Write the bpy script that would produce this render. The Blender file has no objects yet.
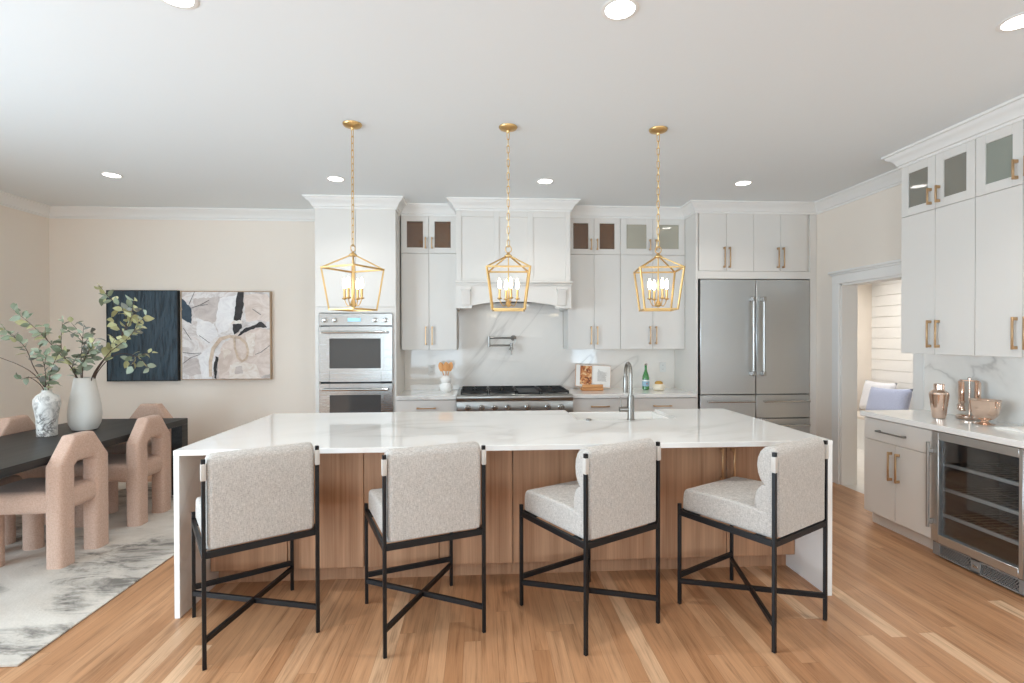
import bpy, bmesh, math, random
from mathutils import Vector, Matrix
from math import sin, cos, pi, radians

random.seed(7)
SC = bpy.context.scene
COL = SC.collection

# ------------------------------------------------------------------ camera, world, light, exposure
def srgb(r, g, b):
    def f(v):
        v /= 255.0
        return v / 12.92 if v <= 0.04045 else ((v + 0.055) / 1.055) ** 2.4
    return (f(r), f(g), f(b), 1.0)

F_PX, YAW, PITCH, ROLL, CAM_H = 512.8, 0.0622, -0.0078, -0.0023, 1.521
H = 2.98                                     # ceiling height
LW, RW, BW, FW = -4.80, 3.70, 6.045, -3.2    # left, right, back and rear wall planes

cam_d = bpy.data.cameras.new('camera')
cam = bpy.data.objects.new('camera', cam_d)
COL.objects.link(cam)
cam_d.sensor_fit = 'HORIZONTAL'
cam_d.sensor_width = 36.0
cam_d.lens = F_PX / 1024 * 36.0
cam_d.clip_start = 0.05
fwd = Vector((sin(YAW) * cos(PITCH), cos(YAW) * cos(PITCH), sin(PITCH)))
rgt = Vector((cos(YAW), -sin(YAW), 0))
up = rgt.cross(fwd)
cr, sr = cos(ROLL), sin(ROLL)
r2, u2 = rgt * cr + up * sr, up * cr - rgt * sr
M = Matrix((r2, u2, -fwd)).transposed().to_4x4()
M.translation = (0, 0, CAM_H)
cam.matrix_world = M
SC.camera = cam

SC.view_settings.view_transform = 'Standard'
SC.view_settings.look = 'None'
SC.view_settings.exposure = 0.08
SC.view_settings.gamma = 1.0
SC.view_settings.use_curve_mapping = False

world = bpy.data.worlds.new('world')
SC.world = world
world.use_nodes = True
bg = world.node_tree.nodes['Background']
bg.inputs[0].default_value = (0.86, 0.93, 1.0, 1)
bg.inputs[1].default_value = 1.2

SC.cycles.use_denoising = True
SC.cycles.max_bounces = 14
SC.cycles.diffuse_bounces = 12
SC.cycles.glossy_bounces = 5
SC.cycles.transmission_bounces = 6
SC.cycles.transparent_max_bounces = 10
SC.cycles.sample_clamp_indirect = 6.0
SC.cycles.caustics_reflective = False
SC.cycles.caustics_refractive = False

def area(name, loc, direction, sx, sy, power, col, shape='RECTANGLE', spread=180):
    l = bpy.data.lights.new(name, 'AREA')
    l.shape = shape
    l.size = sx
    if shape in ('RECTANGLE', 'ELLIPSE'):
        l.size_y = sy
    l.energy = power
    l.color = col
    l.spread = radians(spread)
    o = bpy.data.objects.new(name, l)
    COL.objects.link(o)
    o.location = loc
    o.rotation_euler = Vector(direction).to_track_quat('-Z', 'Y').to_euler()
    return o

DAY = (0.67, 0.855, 1.0)
REAR_WINDOWS = [(-2.5, -0.5), (2.72, 3.55)]  # unseen; the right window is added to light the room's right side
for x0, x1 in REAR_WINDOWS:                                     # daylight through the left rear window, fill through the added right one
    area('daylight_fill_rear', ((x0 + x1) / 2, FW - 0.25, 1.45), (0, 1, 0.3), x1 - x0, 2.1, 84 if x0 < 0 else 62, DAY)
area('daylight_left', (LW - 0.25, 0.5, 1.35), (1, 0, 0.05), 4.0, 2.3, 310, DAY)   # daylight through the left glazing
area('ceiling_fill_rear', (-0.6, FW - 2.4, 0.0), (0, 0, 1), 8.0, 4.2, 860, DAY)      # added lamp outside, aimed up to brighten the ceiling

# ------------------------------------------------------------------ node / material helpers
class NT:
    def __init__(self, name):
        self.m = bpy.data.materials.new(name)
        self.m.use_nodes = True
        self.t = self.m.node_tree
        self.b = self.t.nodes['Principled BSDF']
        self.out = self.t.nodes['Material Output']
    def n(self, typ, **kw):
        nd = self.t.nodes.new(typ)
        for k, v in kw.items():
            if k.startswith('i_'):
                nd.inputs[k[2:].replace('_', ' ')].default_value = v
            else:
                setattr(nd, k, v)
        return nd
    def l(self, a, b):
        self.t.links.new(a, b)
    def math(self, op, a, b=None, c=None):
        nd = self.n('ShaderNodeMath', operation=op)
        for i, v in enumerate((a, b, c)):
            if v is None:
                continue
            if isinstance(v, (int, float)):
                nd.inputs[i].default_value = v
            else:
                self.l(v, nd.inputs[i])
        return nd.outputs[0]
    def coord(self, scale=(1, 1, 1), rot=(0, 0, 0), loc=(0, 0, 0)):
        tc = self.n('ShaderNodeTexCoord')
        mp = self.n('ShaderNodeMapping')
        mp.inputs['Scale'].default_value = scale
        mp.inputs['Rotation'].default_value = rot
        mp.inputs['Location'].default_value = loc
        self.l(tc.outputs['Object'], mp.inputs['Vector'])
        return mp.outputs[0]
    def noise(self, vec, scale, detail=3, rough=0.5, dist=0.0):
        nd = self.n('ShaderNodeTexNoise')
        nd.inputs['Scale'].default_value = scale
        nd.inputs['Detail'].default_value = detail
        nd.inputs['Roughness'].default_value = rough
        nd.inputs['Distortion'].default_value = dist
        if vec is not None:
            self.l(vec, nd.inputs['Vector'])
        return nd.outputs['Fac']
    def ramp(self, fac, stops, interp='LINEAR'):
        nd = self.n('ShaderNodeValToRGB')
        cr_ = nd.color_ramp
        cr_.interpolation = interp
        while len(cr_.elements) < len(stops):
            cr_.elements.new(0.5)
        for e, (p, c) in zip(cr_.elements, stops):
            e.position = p
            e.color = c
        self.l(fac, nd.inputs[0])
        return nd.outputs[0]
    def mix(self, fac, a, b, mode='MIX'):
        nd = self.n('ShaderNodeMix', data_type='RGBA', blend_type=mode)
        for s, v in ((nd.inputs[0], fac), (nd.inputs[6], a), (nd.inputs[7], b)):
            if isinstance(v, (int, float, tuple)):
                s.default_value = v
            else:
                self.l(v, s)
        return nd.outputs[2]
    def bump(self, h, strength=0.3, dist=0.01):
        nd = self.n('ShaderNodeBump')
        nd.inputs['Strength'].default_value = strength
        nd.inputs['Distance'].default_value = dist
        self.l(h, nd.inputs['Height'])
        self.l(nd.outputs[0], self.b.inputs['Normal'])
    def base(self, c):
        if isinstance(c, tuple):
            self.b.inputs['Base Color'].default_value = c
        else:
            self.l(c, self.b.inputs['Base Color'])
    def pr(self, rough=0.5, metal=0.0, spec=0.5):
        self.b.inputs['Roughness'].default_value = rough
        self.b.inputs['Metallic'].default_value = metal
        self.b.inputs['Specular IOR Level'].default_value = spec

def plain(name, col, rough=0.5, metal=0.0, spec=0.5, nscale=0, nstr=0.1, ndist=0.002, var=0.0):
    t = NT(name)
    t.pr(rough, metal, spec)
    if var:
        nz = t.noise(t.coord(), 6, 4)
        dark = tuple(v * (1 - var) for v in col[:3]) + (1,)
        lite = tuple(min(1, v * (1 + var)) for v in col[:3]) + (1,)
        t.base(t.ramp(nz, [(0.3, dark), (0.7, lite)]))
    else:
        t.base(col)
    if nscale:
        t.bump(t.noise(t.coord(), nscale, 3), nstr, ndist)
    return t.m

def wood(name, c1, c2, axis='z', scale=1.0, rough=0.45, fine=60):
    t = NT(name)
    s = {'x': (0.6, 9, 9), 'y': (9, 0.6, 9), 'z': (9, 9, 0.6)}[axis]
    s2 = {'x': (1.2, fine, fine), 'y': (fine, 1.2, fine), 'z': (fine, fine, 1.2)}[axis]
    a = t.noise(t.coord(tuple(v * scale for v in s)), 1.0, 4, 0.55, 0.6)
    b = t.noise(t.coord(tuple(v * scale for v in s2)), 1.0, 3, 0.6)
    f = t.math('ADD', t.math('MULTIPLY', a, 0.6), t.math('MULTIPLY', b, 0.4))
    t.base(t.ramp(f, [(0.36, c1), (0.64, c2)]))
    t.pr(rough, 0, 0.4)
    t.bump(b, 0.12, 0.002)
    return t.m

def steel(name, col, rough=0.28, axis='x', metal=1.0):
    t = NT(name)
    s = {'x': (2, 260, 260), 'z': (260, 260, 2), 'y': (260, 2, 260)}[axis]
    nz = t.noise(t.coord(s), 1.0, 2)
    t.base(col)
    t.pr(rough, metal)
    r = t.math('ADD', t.math('MULTIPLY', nz, 0.12), rough - 0.06)
    t.l(r, t.b.inputs['Roughness'])
    t.bump(nz, 0.012, 0.001)
    return t.m

def quartz(name, base, vein, scale=1.0, amount=0.55, width=0.02, rough=0.09, stretch=(1, 1, 1), rot=(0, 0, 0.6), loc=(0, 0, 0)):
    t = NT(name)
    v0 = t.coord((1, 1, 1), rot, loc)
    mp2 = t.n('ShaderNodeMapping')
    mp2.inputs['Scale'].default_value = tuple(s * scale for s in stretch)
    t.l(v0, mp2.inputs['Vector'])
    v = mp2.outputs[0]
    n1 = t.noise(v, 0.8, 5, 0.5, 0.5)
    r1 = t.math('ABSOLUTE', t.math('SUBTRACT', n1, 0.5))
    m1 = t.ramp(r1, [(0.0, (1, 1, 1, 1)), (width, (0.25, 0.25, 0.25, 1)), (width * 3.2, (0, 0, 0, 1))])
    n2 = t.noise(v, 0.9, 2, 0.5, 0.2)
    gate = t.ramp(n2, [(0.42, (0, 0, 0, 1)), (0.6, (1, 1, 1, 1))])
    f = t.math('MULTIPLY', t.math('MULTIPLY', m1, gate), amount)
    cloud = t.noise(v, 1.7, 4, 0.6, 0.4)
    bcol = t.ramp(cloud, [(0.3, tuple(x * 0.95 for x in base[:3]) + (1,)), (0.65, base)])
    t.base(t.mix(f, bcol, vein))
    t.pr(rough, 0, 0.5)
    return t.m

def fabric(name, c1, c2, fine=420, strength=0.5, rough=0.95, blot=0.34):
    t = NT(name)
    a = t.noise(t.coord((1, 1, 6)), fine / 6, 2, 0.7)
    b = t.noise(t.coord((6, 6, 1)), fine / 6, 2, 0.7)
    c = t.noise(t.coord(), fine / 2.5, 3, 0.7)
    f = t.math('ADD', t.math('MULTIPLY', t.math('ADD', a, b), (1 - blot) / 2), t.math('MULTIPLY', c, blot))
    t.base(t.ramp(f, [(0.36, c1), (0.62, c2)]))
    t.pr(rough, 0, 0.15)
    t.b.inputs['Sheen Weight'].default_value = 0.15
    t.bump(f, strength, 0.004)
    return t.m

def glass(name, tint, gloss=0.12, trans=0.9, rough=0.02):
    """thin pane: tinted transparency with a mirror coat that grows at grazing angles"""
    t = NT(name)
    tr = t.n('ShaderNodeBsdfTransparent')
    tr.inputs[0].default_value = tuple(v * trans for v in tint[:3]) + (1,)
    gl = t.n('ShaderNodeBsdfGlossy')
    gl.inputs['Roughness'].default_value = rough
    lw = t.n('ShaderNodeLayerWeight')
    lw.inputs[0].default_value = 0.3
    f = t.math('ADD', t.math('MULTIPLY', lw.outputs['Fresnel'], 0.35), gloss)
    mx = t.n('ShaderNodeMixShader')
    t.l(f, mx.inputs[0])
    t.l(tr.outputs[0], mx.inputs[1])
    t.l(gl.outputs[0], mx.inputs[2])
    t.l(mx.outputs[0], t.out.inputs['Surface'])
    return t.m

def emit(name, col, strength):
    t = NT(name)
    t.base(col)
    t.b.inputs['Emission Color'].default_value = col
    t.b.inputs['Emission Strength'].default_value = strength
    return t.m

# ------------------------------------------------------------------ materials
WALL = plain('wall_paint', srgb(234, 225, 214), 0.85, nscale=180, nstr=0.05)
CEIL = plain('ceiling_paint', srgb(230, 235, 237), 0.9, nscale=160, nstr=0.05)
TRIM = plain('white_trim', srgb(232, 231, 228), 0.45)
CAB = plain('white_cabinet_paint', srgb(222, 219, 214), 0.38, nscale=90, nstr=0.03)
CABIN = plain('cabinet_gap', srgb(150, 148, 145), 0.7)
BRASS = plain('brushed_brass', srgb(206, 172, 134), 0.34, 1.0)
GOLD = plain('gold_leaf_metal', srgb(216, 182, 126), 0.38, 1.0, nscale=60, nstr=0.15, var=0.12)
BLACK = plain('black_metal', srgb(24, 24, 26), 0.42, 0.3)
IRON = plain('cast_iron', srgb(34, 34, 35), 0.6, nscale=200, nstr=0.1)
SHELFF = plain('satin_shelf_front', srgb(206, 205, 202), 0.45, 0.2)
COOLIN = plain('cooler_lining', srgb(64, 66, 70), 0.5)
GRILLE = plain('grille_metal', srgb(140, 139, 137), 0.4, 0.3)
DARK = plain('dark_cavity', srgb(40, 40, 42), 0.6)
STEEL = steel('brushed_steel', srgb(170, 169, 166), 0.3, 'x')
OVST = steel('oven_steel', srgb(172, 170, 167), 0.26, 'x')
STEELV = steel('brushed_steel_door', srgb(206, 208, 208), 0.38, 'x')
CHROME = plain('polished_steel', srgb(205, 205, 203), 0.12, 1.0)
STEELH = plain('satin_steel_handle', srgb(184, 183, 180), 0.28, 1.0)
NICKEL = plain('brushed_nickel', srgb(150, 147, 142), 0.28, 1.0)
KNOBM = plain('dark_steel_knob', srgb(168, 168, 166), 0.25, 1.0)
ROSE = plain('rose_gold', srgb(226, 202, 186), 0.12, 1.0)
OAK = wood('island_oak', srgb(150, 110, 82), srgb(190, 148, 116), 'z', 1.0, 0.45)
WOODIN = wood('cabinet_interior_wood', srgb(128, 88, 58), srgb(168, 120, 82), 'z', 0.8)
KHAKI = plain('frosted_interior', srgb(176, 172, 156), 0.6)
KHAKIG = plain('frosted_green_interior', srgb(160, 166, 152), 0.6)
BLACKWOOD = wood('black_oak', srgb(28, 28, 28), srgb(60, 58, 56), 'y', 0.8, 0.45)
TAN = wood('tan_wood', srgb(190, 130, 78), srgb(222, 166, 112), 'x', 3.0, 0.5)
SPOON = wood('spoon_wood', srgb(205, 140, 80), srgb(228, 168, 108), 'z', 3.0, 0.5)
QUARTZ = quartz('white_quartz', srgb(236, 235, 232), srgb(184, 180, 174), 0.9, 0.6, 0.012, 0.035, (.45, 1.2, 1), (0, 0, -.5), (.7, .2, 0))
SPLASH = quartz('backsplash_quartz', srgb(240, 236, 230), srgb(186, 181, 175), 1.15, 0.75, 0.012, 0.07, (.35, 1, 1.3), (0, radians(47), 0), (2.1, 0.3, 1.4))
LINEN = fabric('oatmeal_linen', srgb(156, 151, 145), srgb(208, 203, 197), 400, 0.5, 0.95, 0.12)
LEATHER = plain('pale_strap', srgb(196, 191, 184), 0.6, nscale=300, nstr=0.2)
BOUCLE = fabric('blush_boucle', srgb(182, 149, 130), srgb(209, 179, 161), 300, 0.9)
PORC = plain('white_porcelain', srgb(238, 237, 234), 0.15)
PLASTER = plain('white_plaster', srgb(226, 222, 215), 0.8, nscale=60, nstr=0.3, ndist=0.004)
PLASTIC = plain('white_plastic', srgb(232, 232, 229), 0.4)
PAPER = plain('paper', srgb(238, 235, 230), 0.7)
INK = plain('grey_print', srgb(170, 165, 160), 0.8)
def frosted(name, col, diff, gloss=0.06):
    """cabinet glass: part clear, part milky tint, with a mirror coat"""
    t = NT(name)
    tr = t.n('ShaderNodeBsdfTransparent')
    tr.inputs[0].default_value = (.92, .92, .92, 1)
    df = t.n('ShaderNodeBsdfDiffuse')
    df.inputs[0].default_value = col
    gl = t.n('ShaderNodeBsdfGlossy')
    gl.inputs['Roughness'].default_value = 0.03
    m1 = t.n('ShaderNodeMixShader'); m1.inputs[0].default_value = diff
    t.l(tr.outputs[0], m1.inputs[1]); t.l(df.outputs[0], m1.inputs[2])
    lw = t.n('ShaderNodeLayerWeight'); lw.inputs[0].default_value = 0.3
    f = t.math('ADD', t.math('MULTIPLY', lw.outputs['Fresnel'], 0.5), gloss)
    m2 = t.n('ShaderNodeMixShader')
    t.l(f, m2.inputs[0]); t.l(m1.outputs[0], m2.inputs[1]); t.l(gl.outputs[0], m2.inputs[2])
    t.l(m2.outputs[0], t.out.inputs['Surface'])
    return t.m
FROSTK = frosted('khaki_frosted_pane', srgb(196, 192, 176), .7)
FROSTG = frosted('green_frosted_pane', srgb(172, 178, 166), .6)
FROSTD = frosted('dim_frosted_pane', srgb(158, 155, 143), .6)
LITWOOD = frosted('lit_wood_pane', srgb(150, 108, 74), .3)  # clear glass; the brown mixed in stands for the lit wood lining
PANE = glass('clear_pane', (0.97, 0.98, 0.98), 0.05, 0.97)
FROST = glass('cabinet_pane', (0.95, 0.95, 0.93), 0.10, 0.92, 0.05)
SMOKE = glass('smoked_pane', (0.88, 0.91, 0.93), 0.02, 0.97)
OVENGL = plain('oven_glass', srgb(78, 78, 78), 0.05, 0.0, 0.5)
BULB = emit('warm_bulb', (1.0, 0.82, 0.55, 1), 17.0)
CANLENS = emit('can_lens', (1.0, 0.96, 0.90, 1), 9.0)
DISPLAY = emit('blue_display', srgb(158, 206, 226), 0.35)
STEM = plain('brown_stem', srgb(84, 64, 54), 0.8)
LEAF1 = plain('leaf_grey_green', srgb(132, 144, 120), 0.6, var=0.15)
LEAF2 = plain('leaf_sage', srgb(160, 171, 150), 0.6, var=0.15)
LEAF3 = plain('leaf_pale_olive', srgb(186, 184, 138), 0.6, var=0.15)
LEAF4 = plain('leaf_dusky', srgb(128, 130, 122), 0.6, var=0.15)

def make_floor_mat():
    t = NT('oak_plank_floor')
    W, L = 0.083, 1.35
    tc = t.n('ShaderNodeTexCoord')
    sp = t.n('ShaderNodeSeparateXYZ')
    t.l(tc.outputs['Object'], sp.inputs[0])
    u = t.math('DIVIDE', sp.outputs[0], W)
    row = t.math('FLOOR', u)
    wn = t.n('ShaderNodeTexWhiteNoise', noise_dimensions='1D')
    t.l(row, wn.inputs['W'])
    v = t.math('DIVIDE', t.math('ADD', sp.outputs[1], t.math('MULTIPLY', wn.outputs['Value'], 17.3)), L)
    cell = t.math('FLOOR', v)
    cx = t.n('ShaderNodeCombineXYZ')
    t.l(row, cx.inputs[0]); t.l(cell, cx.inputs[1])
    wn2 = t.n('ShaderNodeTexWhiteNoise', noise_dimensions='2D')
    t.l(cx.outputs[0], wn2.inputs['Vector'])
    rnd = wn2.outputs['Value']
    # grain
    gx = t.n('ShaderNodeCombineXYZ')
    t.l(t.math('MULTIPLY', sp.outputs[0], 26.0), gx.inputs[0])
    t.l(t.math('MULTIPLY', sp.outputs[1], 1.6), gx.inputs[1])
    t.l(t.math('MULTIPLY', rnd, 80.0), gx.inputs[2])
    g1 = t.noise(gx.outputs[0], 1.0, 5, 0.6, 1.0)
    gy = t.n('ShaderNodeCombineXYZ')
    t.l(t.math('MULTIPLY', sp.outputs[0], 190.0), gy.inputs[0])
    t.l(t.math('MULTIPLY', sp.outputs[1], 5.0), gy.inputs[1])
    t.l(t.math('MULTIPLY', rnd, 30.0), gy.inputs[2])
    g2 = t.noise(gy.outputs[0], 1.0, 2, 0.6)
    tone = t.ramp(rnd, [(0.0, srgb(170, 124, 88)), (0.3, srgb(184, 138, 101)), (0.65, srgb(190, 145, 108)), (0.92, srgb(197, 153, 116)), (1.0, srgb(222, 188, 154))])
    g = t.math('ADD', t.math('MULTIPLY', g1, 0.7), t.math('MULTIPLY', g2, 0.3))
    gr = t.ramp(g, [(0.34, (0.60, 0.55, 0.50, 1)), (0.48, (0.93, 0.91, 0.89, 1)), (0.66, (1.12, 1.11, 1.09, 1))])
    col = t.mix(1.0, tone, gr, 'MULTIPLY')
    fu = t.math('FRACT', u)
    fv = t.math('FRACT', v)
    eu = t.math('MINIMUM', fu, t.math('SUBTRACT', 1.0, fu))
    ev = t.math('MULTIPLY', t.math('MINIMUM', fv, t.math('SUBTRACT', 1.0, fv)), L / W)
    e = t.math('MINIMUM', eu, ev)
    gap = t.ramp(e, [(0.0, (0.62, 0.56, 0.5, 1)), (0.018, (1, 1, 1, 1))])
    t.base(t.mix(1.0, col, gap, 'MULTIPLY'))
    t.pr(0.36, 0, 0.4)
    t.bump(t.math('ADD', t.math('MULTIPLY', g2, 0.3), t.ramp(e, [(0, (0, 0, 0, 1)), (0.02, (1, 1, 1, 1))])), 0.12, 0.002)
    return t.m
FLOOR = make_floor_mat()

def make_rug_mat():
    t = NT('abstract_rug_pile')
    v = t.coord((1, 1, 1), (0, 0, 0.35))
    vs = t.coord((1.0, 3.2, 1), (0, 0, 0.5))
    a = t.noise(v, 1.1, 6, 0.65, 1.2)
    b = t.noise(vs, 2.4, 6, 0.7, 0.8)
    c = t.noise(t.coord(), 70, 2)
    basec = t.ramp(a, [(0.3, srgb(168, 160, 151)), (0.5, srgb(206, 197, 186)), (0.68, srgb(220, 212, 202))])
    streak = t.math('MULTIPLY', t.ramp(b, [(0.48, (0, 0, 0, 1)), (0.6, (1, 1, 1, 1))]),
                    t.ramp(a, [(0.44, (1, 1, 1, 1)), (0.56, (0, 0, 0, 1))]))
    col = t.mix(t.math('MULTIPLY', streak, 0.75), basec, srgb(78, 74, 70))
    col = t.mix(t.math('MULTIPLY', c, 0.12), col, srgb(120, 116, 110))
    t.base(col)
    t.pr(0.95, 0, 0.1)
    t.bump(c, 0.4, 0.004)
    return t.m
RUG = make_rug_mat()

def make_marble_vase_mat():
    t = NT('black_veined_marble')
    v = t.coord((1, 1, 1), (0.4, 0.3, 0))
    n = t.noise(v, 7, 6, 0.65, 1.6)
    r = t.math('ABSOLUTE', t.math('SUBTRACT', n, 0.5))
    m = t.ramp(r, [(0, (1, 1, 1, 1)), (0.03, (0.6, 0.6, 0.6, 1)), (0.09, (0, 0, 0, 1))])
    g = t.ramp(t.noise(v, 5, 2), [(0.40, (0, 0, 0, 1)), (0.6, (1, 1, 1, 1))])
    t.base(t.mix(t.math('MULTIPLY', m, g), srgb(226, 222, 216), srgb(70, 62, 58)))
    t.pr(0.4)
    return t.m
MARBLEV = make_marble_vase_mat()

def make_navy():
    t = NT('textured_navy_paint')
    a = t.noise(t.coord((40, 40, 5)), 1.0, 3, 0.6, 0.3)
    t.base(t.ramp(a, [(0.34, srgb(34, 47, 57)), (0.5, srgb(50, 68, 80)), (0.7, srgb(60, 78, 91))]))
    t.pr(0.55)
    t.bump(t.ramp(a, [(0.35, (0, 0, 0, 1)), (0.48, (1, 1, 1, 1))]), 0.6, 0.01)
    return t.m
NAVY = make_navy()

def make_canvas(name, stops, sc=3.0):
    t = NT(name)
    a = t.noise(t.coord((1, 1, 1.3), (0, 0.5, 0)), sc, 6, 0.68, 1.2)
    t.base(t.ramp(a, stops))
    t.pr(0.7)
    t.bump(a, 0.3, 0.01)
    return t.m
CANVAS = make_canvas('abstract_ground', [(0.32, srgb(190, 180, 176)), (0.44, srgb(214, 208, 206)), (0.52, srgb(236, 233, 232)), (0.62, srgb(214, 204, 200)), (0.72, srgb(232, 226, 222))], 3.2)
BLUSHP = make_canvas('blush_paint', [(0.35, srgb(214, 198, 188)), (0.6, srgb(236, 224, 217))], 6)
GREYP = make_canvas('grey_paint', [(0.35, srgb(188, 178, 175)), (0.65, srgb(218, 210, 206))], 6)
CHARP = make_canvas('charcoal_paint', [(0.35, srgb(44, 42, 44)), (0.7, srgb(66, 63, 64))], 14)
SLATEP = make_canvas('slate_blue_paint', [(0.35, srgb(52, 68, 82)), (0.7, srgb(70, 86, 100))], 10)
CREAMP = make_canvas('cream_paint', [(0.35, srgb(226, 214, 203)), (0.6, srgb(243, 237, 231))], 9)
WHITEP = make_canvas('white_paint', [(0.35, srgb(228, 226, 228)), (0.6, srgb(246, 245, 245))], 7)
TANP = make_canvas('tan_paint', [(0.35, srgb(196, 174, 152)), (0.6, srgb(226, 208, 190))], 9)
FRAMEW = wood('light_frame_wood', srgb(150, 124, 98), srgb(182, 156, 128), 'z', 2.0)

def make_food():
    t = NT('food_photo')
    vo = t.n('ShaderNodeTexVoronoi')
    vo.inputs['Scale'].default_value = 48
    t.l(t.coord(), vo.inputs['Vector'])
    sp = t.n('ShaderNodeSeparateColor')
    t.l(vo.outputs['Color'], sp.inputs[0])
    t.base(t.ramp(sp.outputs[0], [(0.0, srgb(110, 56, 30)), (0.4, srgb(176, 96, 48)), (0.7, srgb(206, 140, 84)), (1.0, srgb(230, 196, 150))]))
    t.pr(0.5)
    return t.m
FOOD = make_food()
BLUEP = fabric('blue_pillow_cloth', srgb(142, 150, 178), srgb(176, 184, 206), 300, 0.4)
WHITEPIL = fabric('white_pillow_cloth', srgb(208, 210, 218), srgb(232, 233, 237), 300, 0.3)
GREENGL = NT('green_bottle_glass')
GREENGL.base(srgb(96, 168, 100)); GREENGL.pr(0.06, 0, 0.8)
GREENGL.b.inputs['Transmission Weight'].default_value = 0.45
GREENGL = GREENGL.m
LABELBLUE = plain('blue_bottle_label', srgb(150, 186, 206), 0.6)
LABELWHITE = plain('white_label', srgb(232, 234, 234), 0.6)
REDP = plain('red_star', srgb(190, 60, 50), 0.6)
CREAM = plain('cream_ceramic', srgb(238, 228, 208), 0.3)
GOLDENB = plain('golden_bristle', srgb(204, 158, 80), 0.8, nscale=200, nstr=0.6)

# ------------------------------------------------------------------ mesh helpers
def root_of(p):
    while p.parent is not None:
        p = p.parent
    return p

class MB:
    def __init__(self):
        self.bm = bmesh.new()
        self.mi = 0
    def _tag(self, faces):
        for f in faces:
            f.material_index = self.mi
    def poly_faces(self, verts, faces):
        vs = [self.bm.verts.new(v) for v in verts]
        out = []
        for f in faces:
            try:
                out.append(self.bm.faces.new([vs[i] for i in f]))
            except ValueError:
                pass
        self._tag(out)
        return vs, out
    def box(self, x0, x1, y0, y1, z0, z1, bev=0.0, seg=1, mat=None):
        x0, x1 = min(x0, x1), max(x0, x1)
        y0, y1 = min(y0, y1), max(y0, y1)
        z0, z1 = min(z0, z1), max(z0, z1)
        v = [(x, y, z) for x in (x0, x1) for y in (y0, y1) for z in (z0, z1)]
        if mat is not None:
            v = [mat @ Vector(p) for p in v]
        vs, fs = self.poly_faces(v, [(0, 1, 3, 2), (4, 6, 7, 5), (0, 4, 5, 1), (2, 3, 7, 6), (0, 2, 6, 4), (1, 5, 7, 3)])
        if bev > 0:
            es = list({e for f in fs for e in f.edges})
            r = bmesh.ops.bevel(self.bm, geom=es, offset=bev, segments=seg, profile=0.5, affect='EDGES', clamp_overlap=True)
            self._tag(r['faces'])
        return self
    def loft(self, sections, closed_caps=True, ring=True):
        rings = [[self.bm.verts.new(p) for p in s] for s in sections]
        n = len(rings[0])
        fs = []
        for a, b in zip(rings, rings[1:]):
            for i in range(n if ring else n - 1):
                j = (i + 1) % n
                fs.append(self.bm.faces.new((a[i], a[j], b[j], b[i])))
        if closed_caps:
            fs.append(self.bm.faces.new(rings[0][::-1]))
            fs.append(self.bm.faces.new(rings[-1]))
        self._tag(fs)
        return self
    def tube(self, pts, r, n=10, radii=None, square=False, caps=True):
        pts = [Vector(p) for p in pts]
        secs = []
        t0 = (pts[1] - pts[0]).normalized()
        ref = Vector((0, 0, 1)) if abs(t0.z) < 0.9 else Vector((1, 0, 0))
        u = t0.cross(ref).normalized()
        w = u.cross(t0).normalized()
        for i, p in enumerate(pts):
            if i == 0:
                t = t0
            elif i == len(pts) - 1:
                t = (pts[i] - pts[i - 1]).normalized()
            else:
                t = ((pts[i] - pts[i - 1]).normalized() + (pts[i + 1] - pts[i]).normalized())
                t = t.normalized() if t.length > 1e-6 else (pts[i + 1] - pts[i]).normalized()
            u = (u - t * u.dot(t)).normalized()
            w = u.cross(t).normalized()
            rr = radii[i] if radii else r
            if square:
                secs.append([p + u * (a * rr) + w * (b * rr) for a, b in ((-1, -1), (1, -1), (1, 1), (-1, 1))])
            else:
                secs.append([p + (u * cos(2 * pi * k / n) + w * sin(2 * pi * k / n)) * rr for k in range(n)])
        return self.loft(secs, caps)
    def bar(self, p, q, w, h=None, up=(0, 0, 1), bev=0.0):
        p, q = Vector(p), Vector(q)
        h = h or w
        t = (q - p).normalized()
        upv = Vector(up)
        if abs(t.dot(upv)) > 0.98:
            upv = Vector((0, 1, 0))
        s = t.cross(upv).normalized()
        uu = s.cross(t).normalized()
        m = Matrix((s, t, uu)).transposed().to_4x4()
        m.translation = p
        return self.box(-w / 2, w / 2, 0, (q - p).length, -h / 2, h / 2, bev, 1, m)
    def lathe(self, prof, c=(0, 0, 0), n=28, axis='z', caps=True):
        c = Vector(c)
        secs = []
        for r, z in prof:
            r = max(r, 1e-4)
            ring = []
            for k in range(n):
                a = 2 * pi * k / n
                if axis == 'z':
                    ring.append(c + Vector((r * cos(a), r * sin(a), z)))
                elif axis == 'y':
                    ring.append(c + Vector((r * cos(a), z, r * sin(a))))
                else:
                    ring.append(c + Vector((z, r * cos(a), r * sin(a))))
            secs.append(ring)
        return self.loft(secs, caps)
    def cyl(self, p, q, r, n=16, r1=None):
        return self.tube([p, q], r, n, radii=[r, r if r1 is None else r1])
    def prism(self, poly, a0, a1, plane='xz', bev=0.0, seg=2):
        def P(u, v, a):
            return {'xz': (u, a, v), 'xy': (u, v, a), 'yz': (a, u, v)}[plane]
        n = len(poly)
        v = [P(u, w, a0) for u, w in poly] + [P(u, w, a1) for u, w in poly]
        f = [tuple(range(n))[::-1], tuple(range(n, 2 * n))] + [(i, (i + 1) % n, n + (i + 1) % n, n + i) for i in range(n)]
        vs, fs = self.poly_faces(v, f)
        if bev > 0:
            es = list({e for e in fs[0].edges} | {e for e in fs[1].edges})
            r = bmesh.ops.bevel(self.bm, geom=es, offset=bev, segments=seg, profile=0.5, affect='EDGES', clamp_overlap=True)
            self._tag(r['faces'])
        return self
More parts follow.
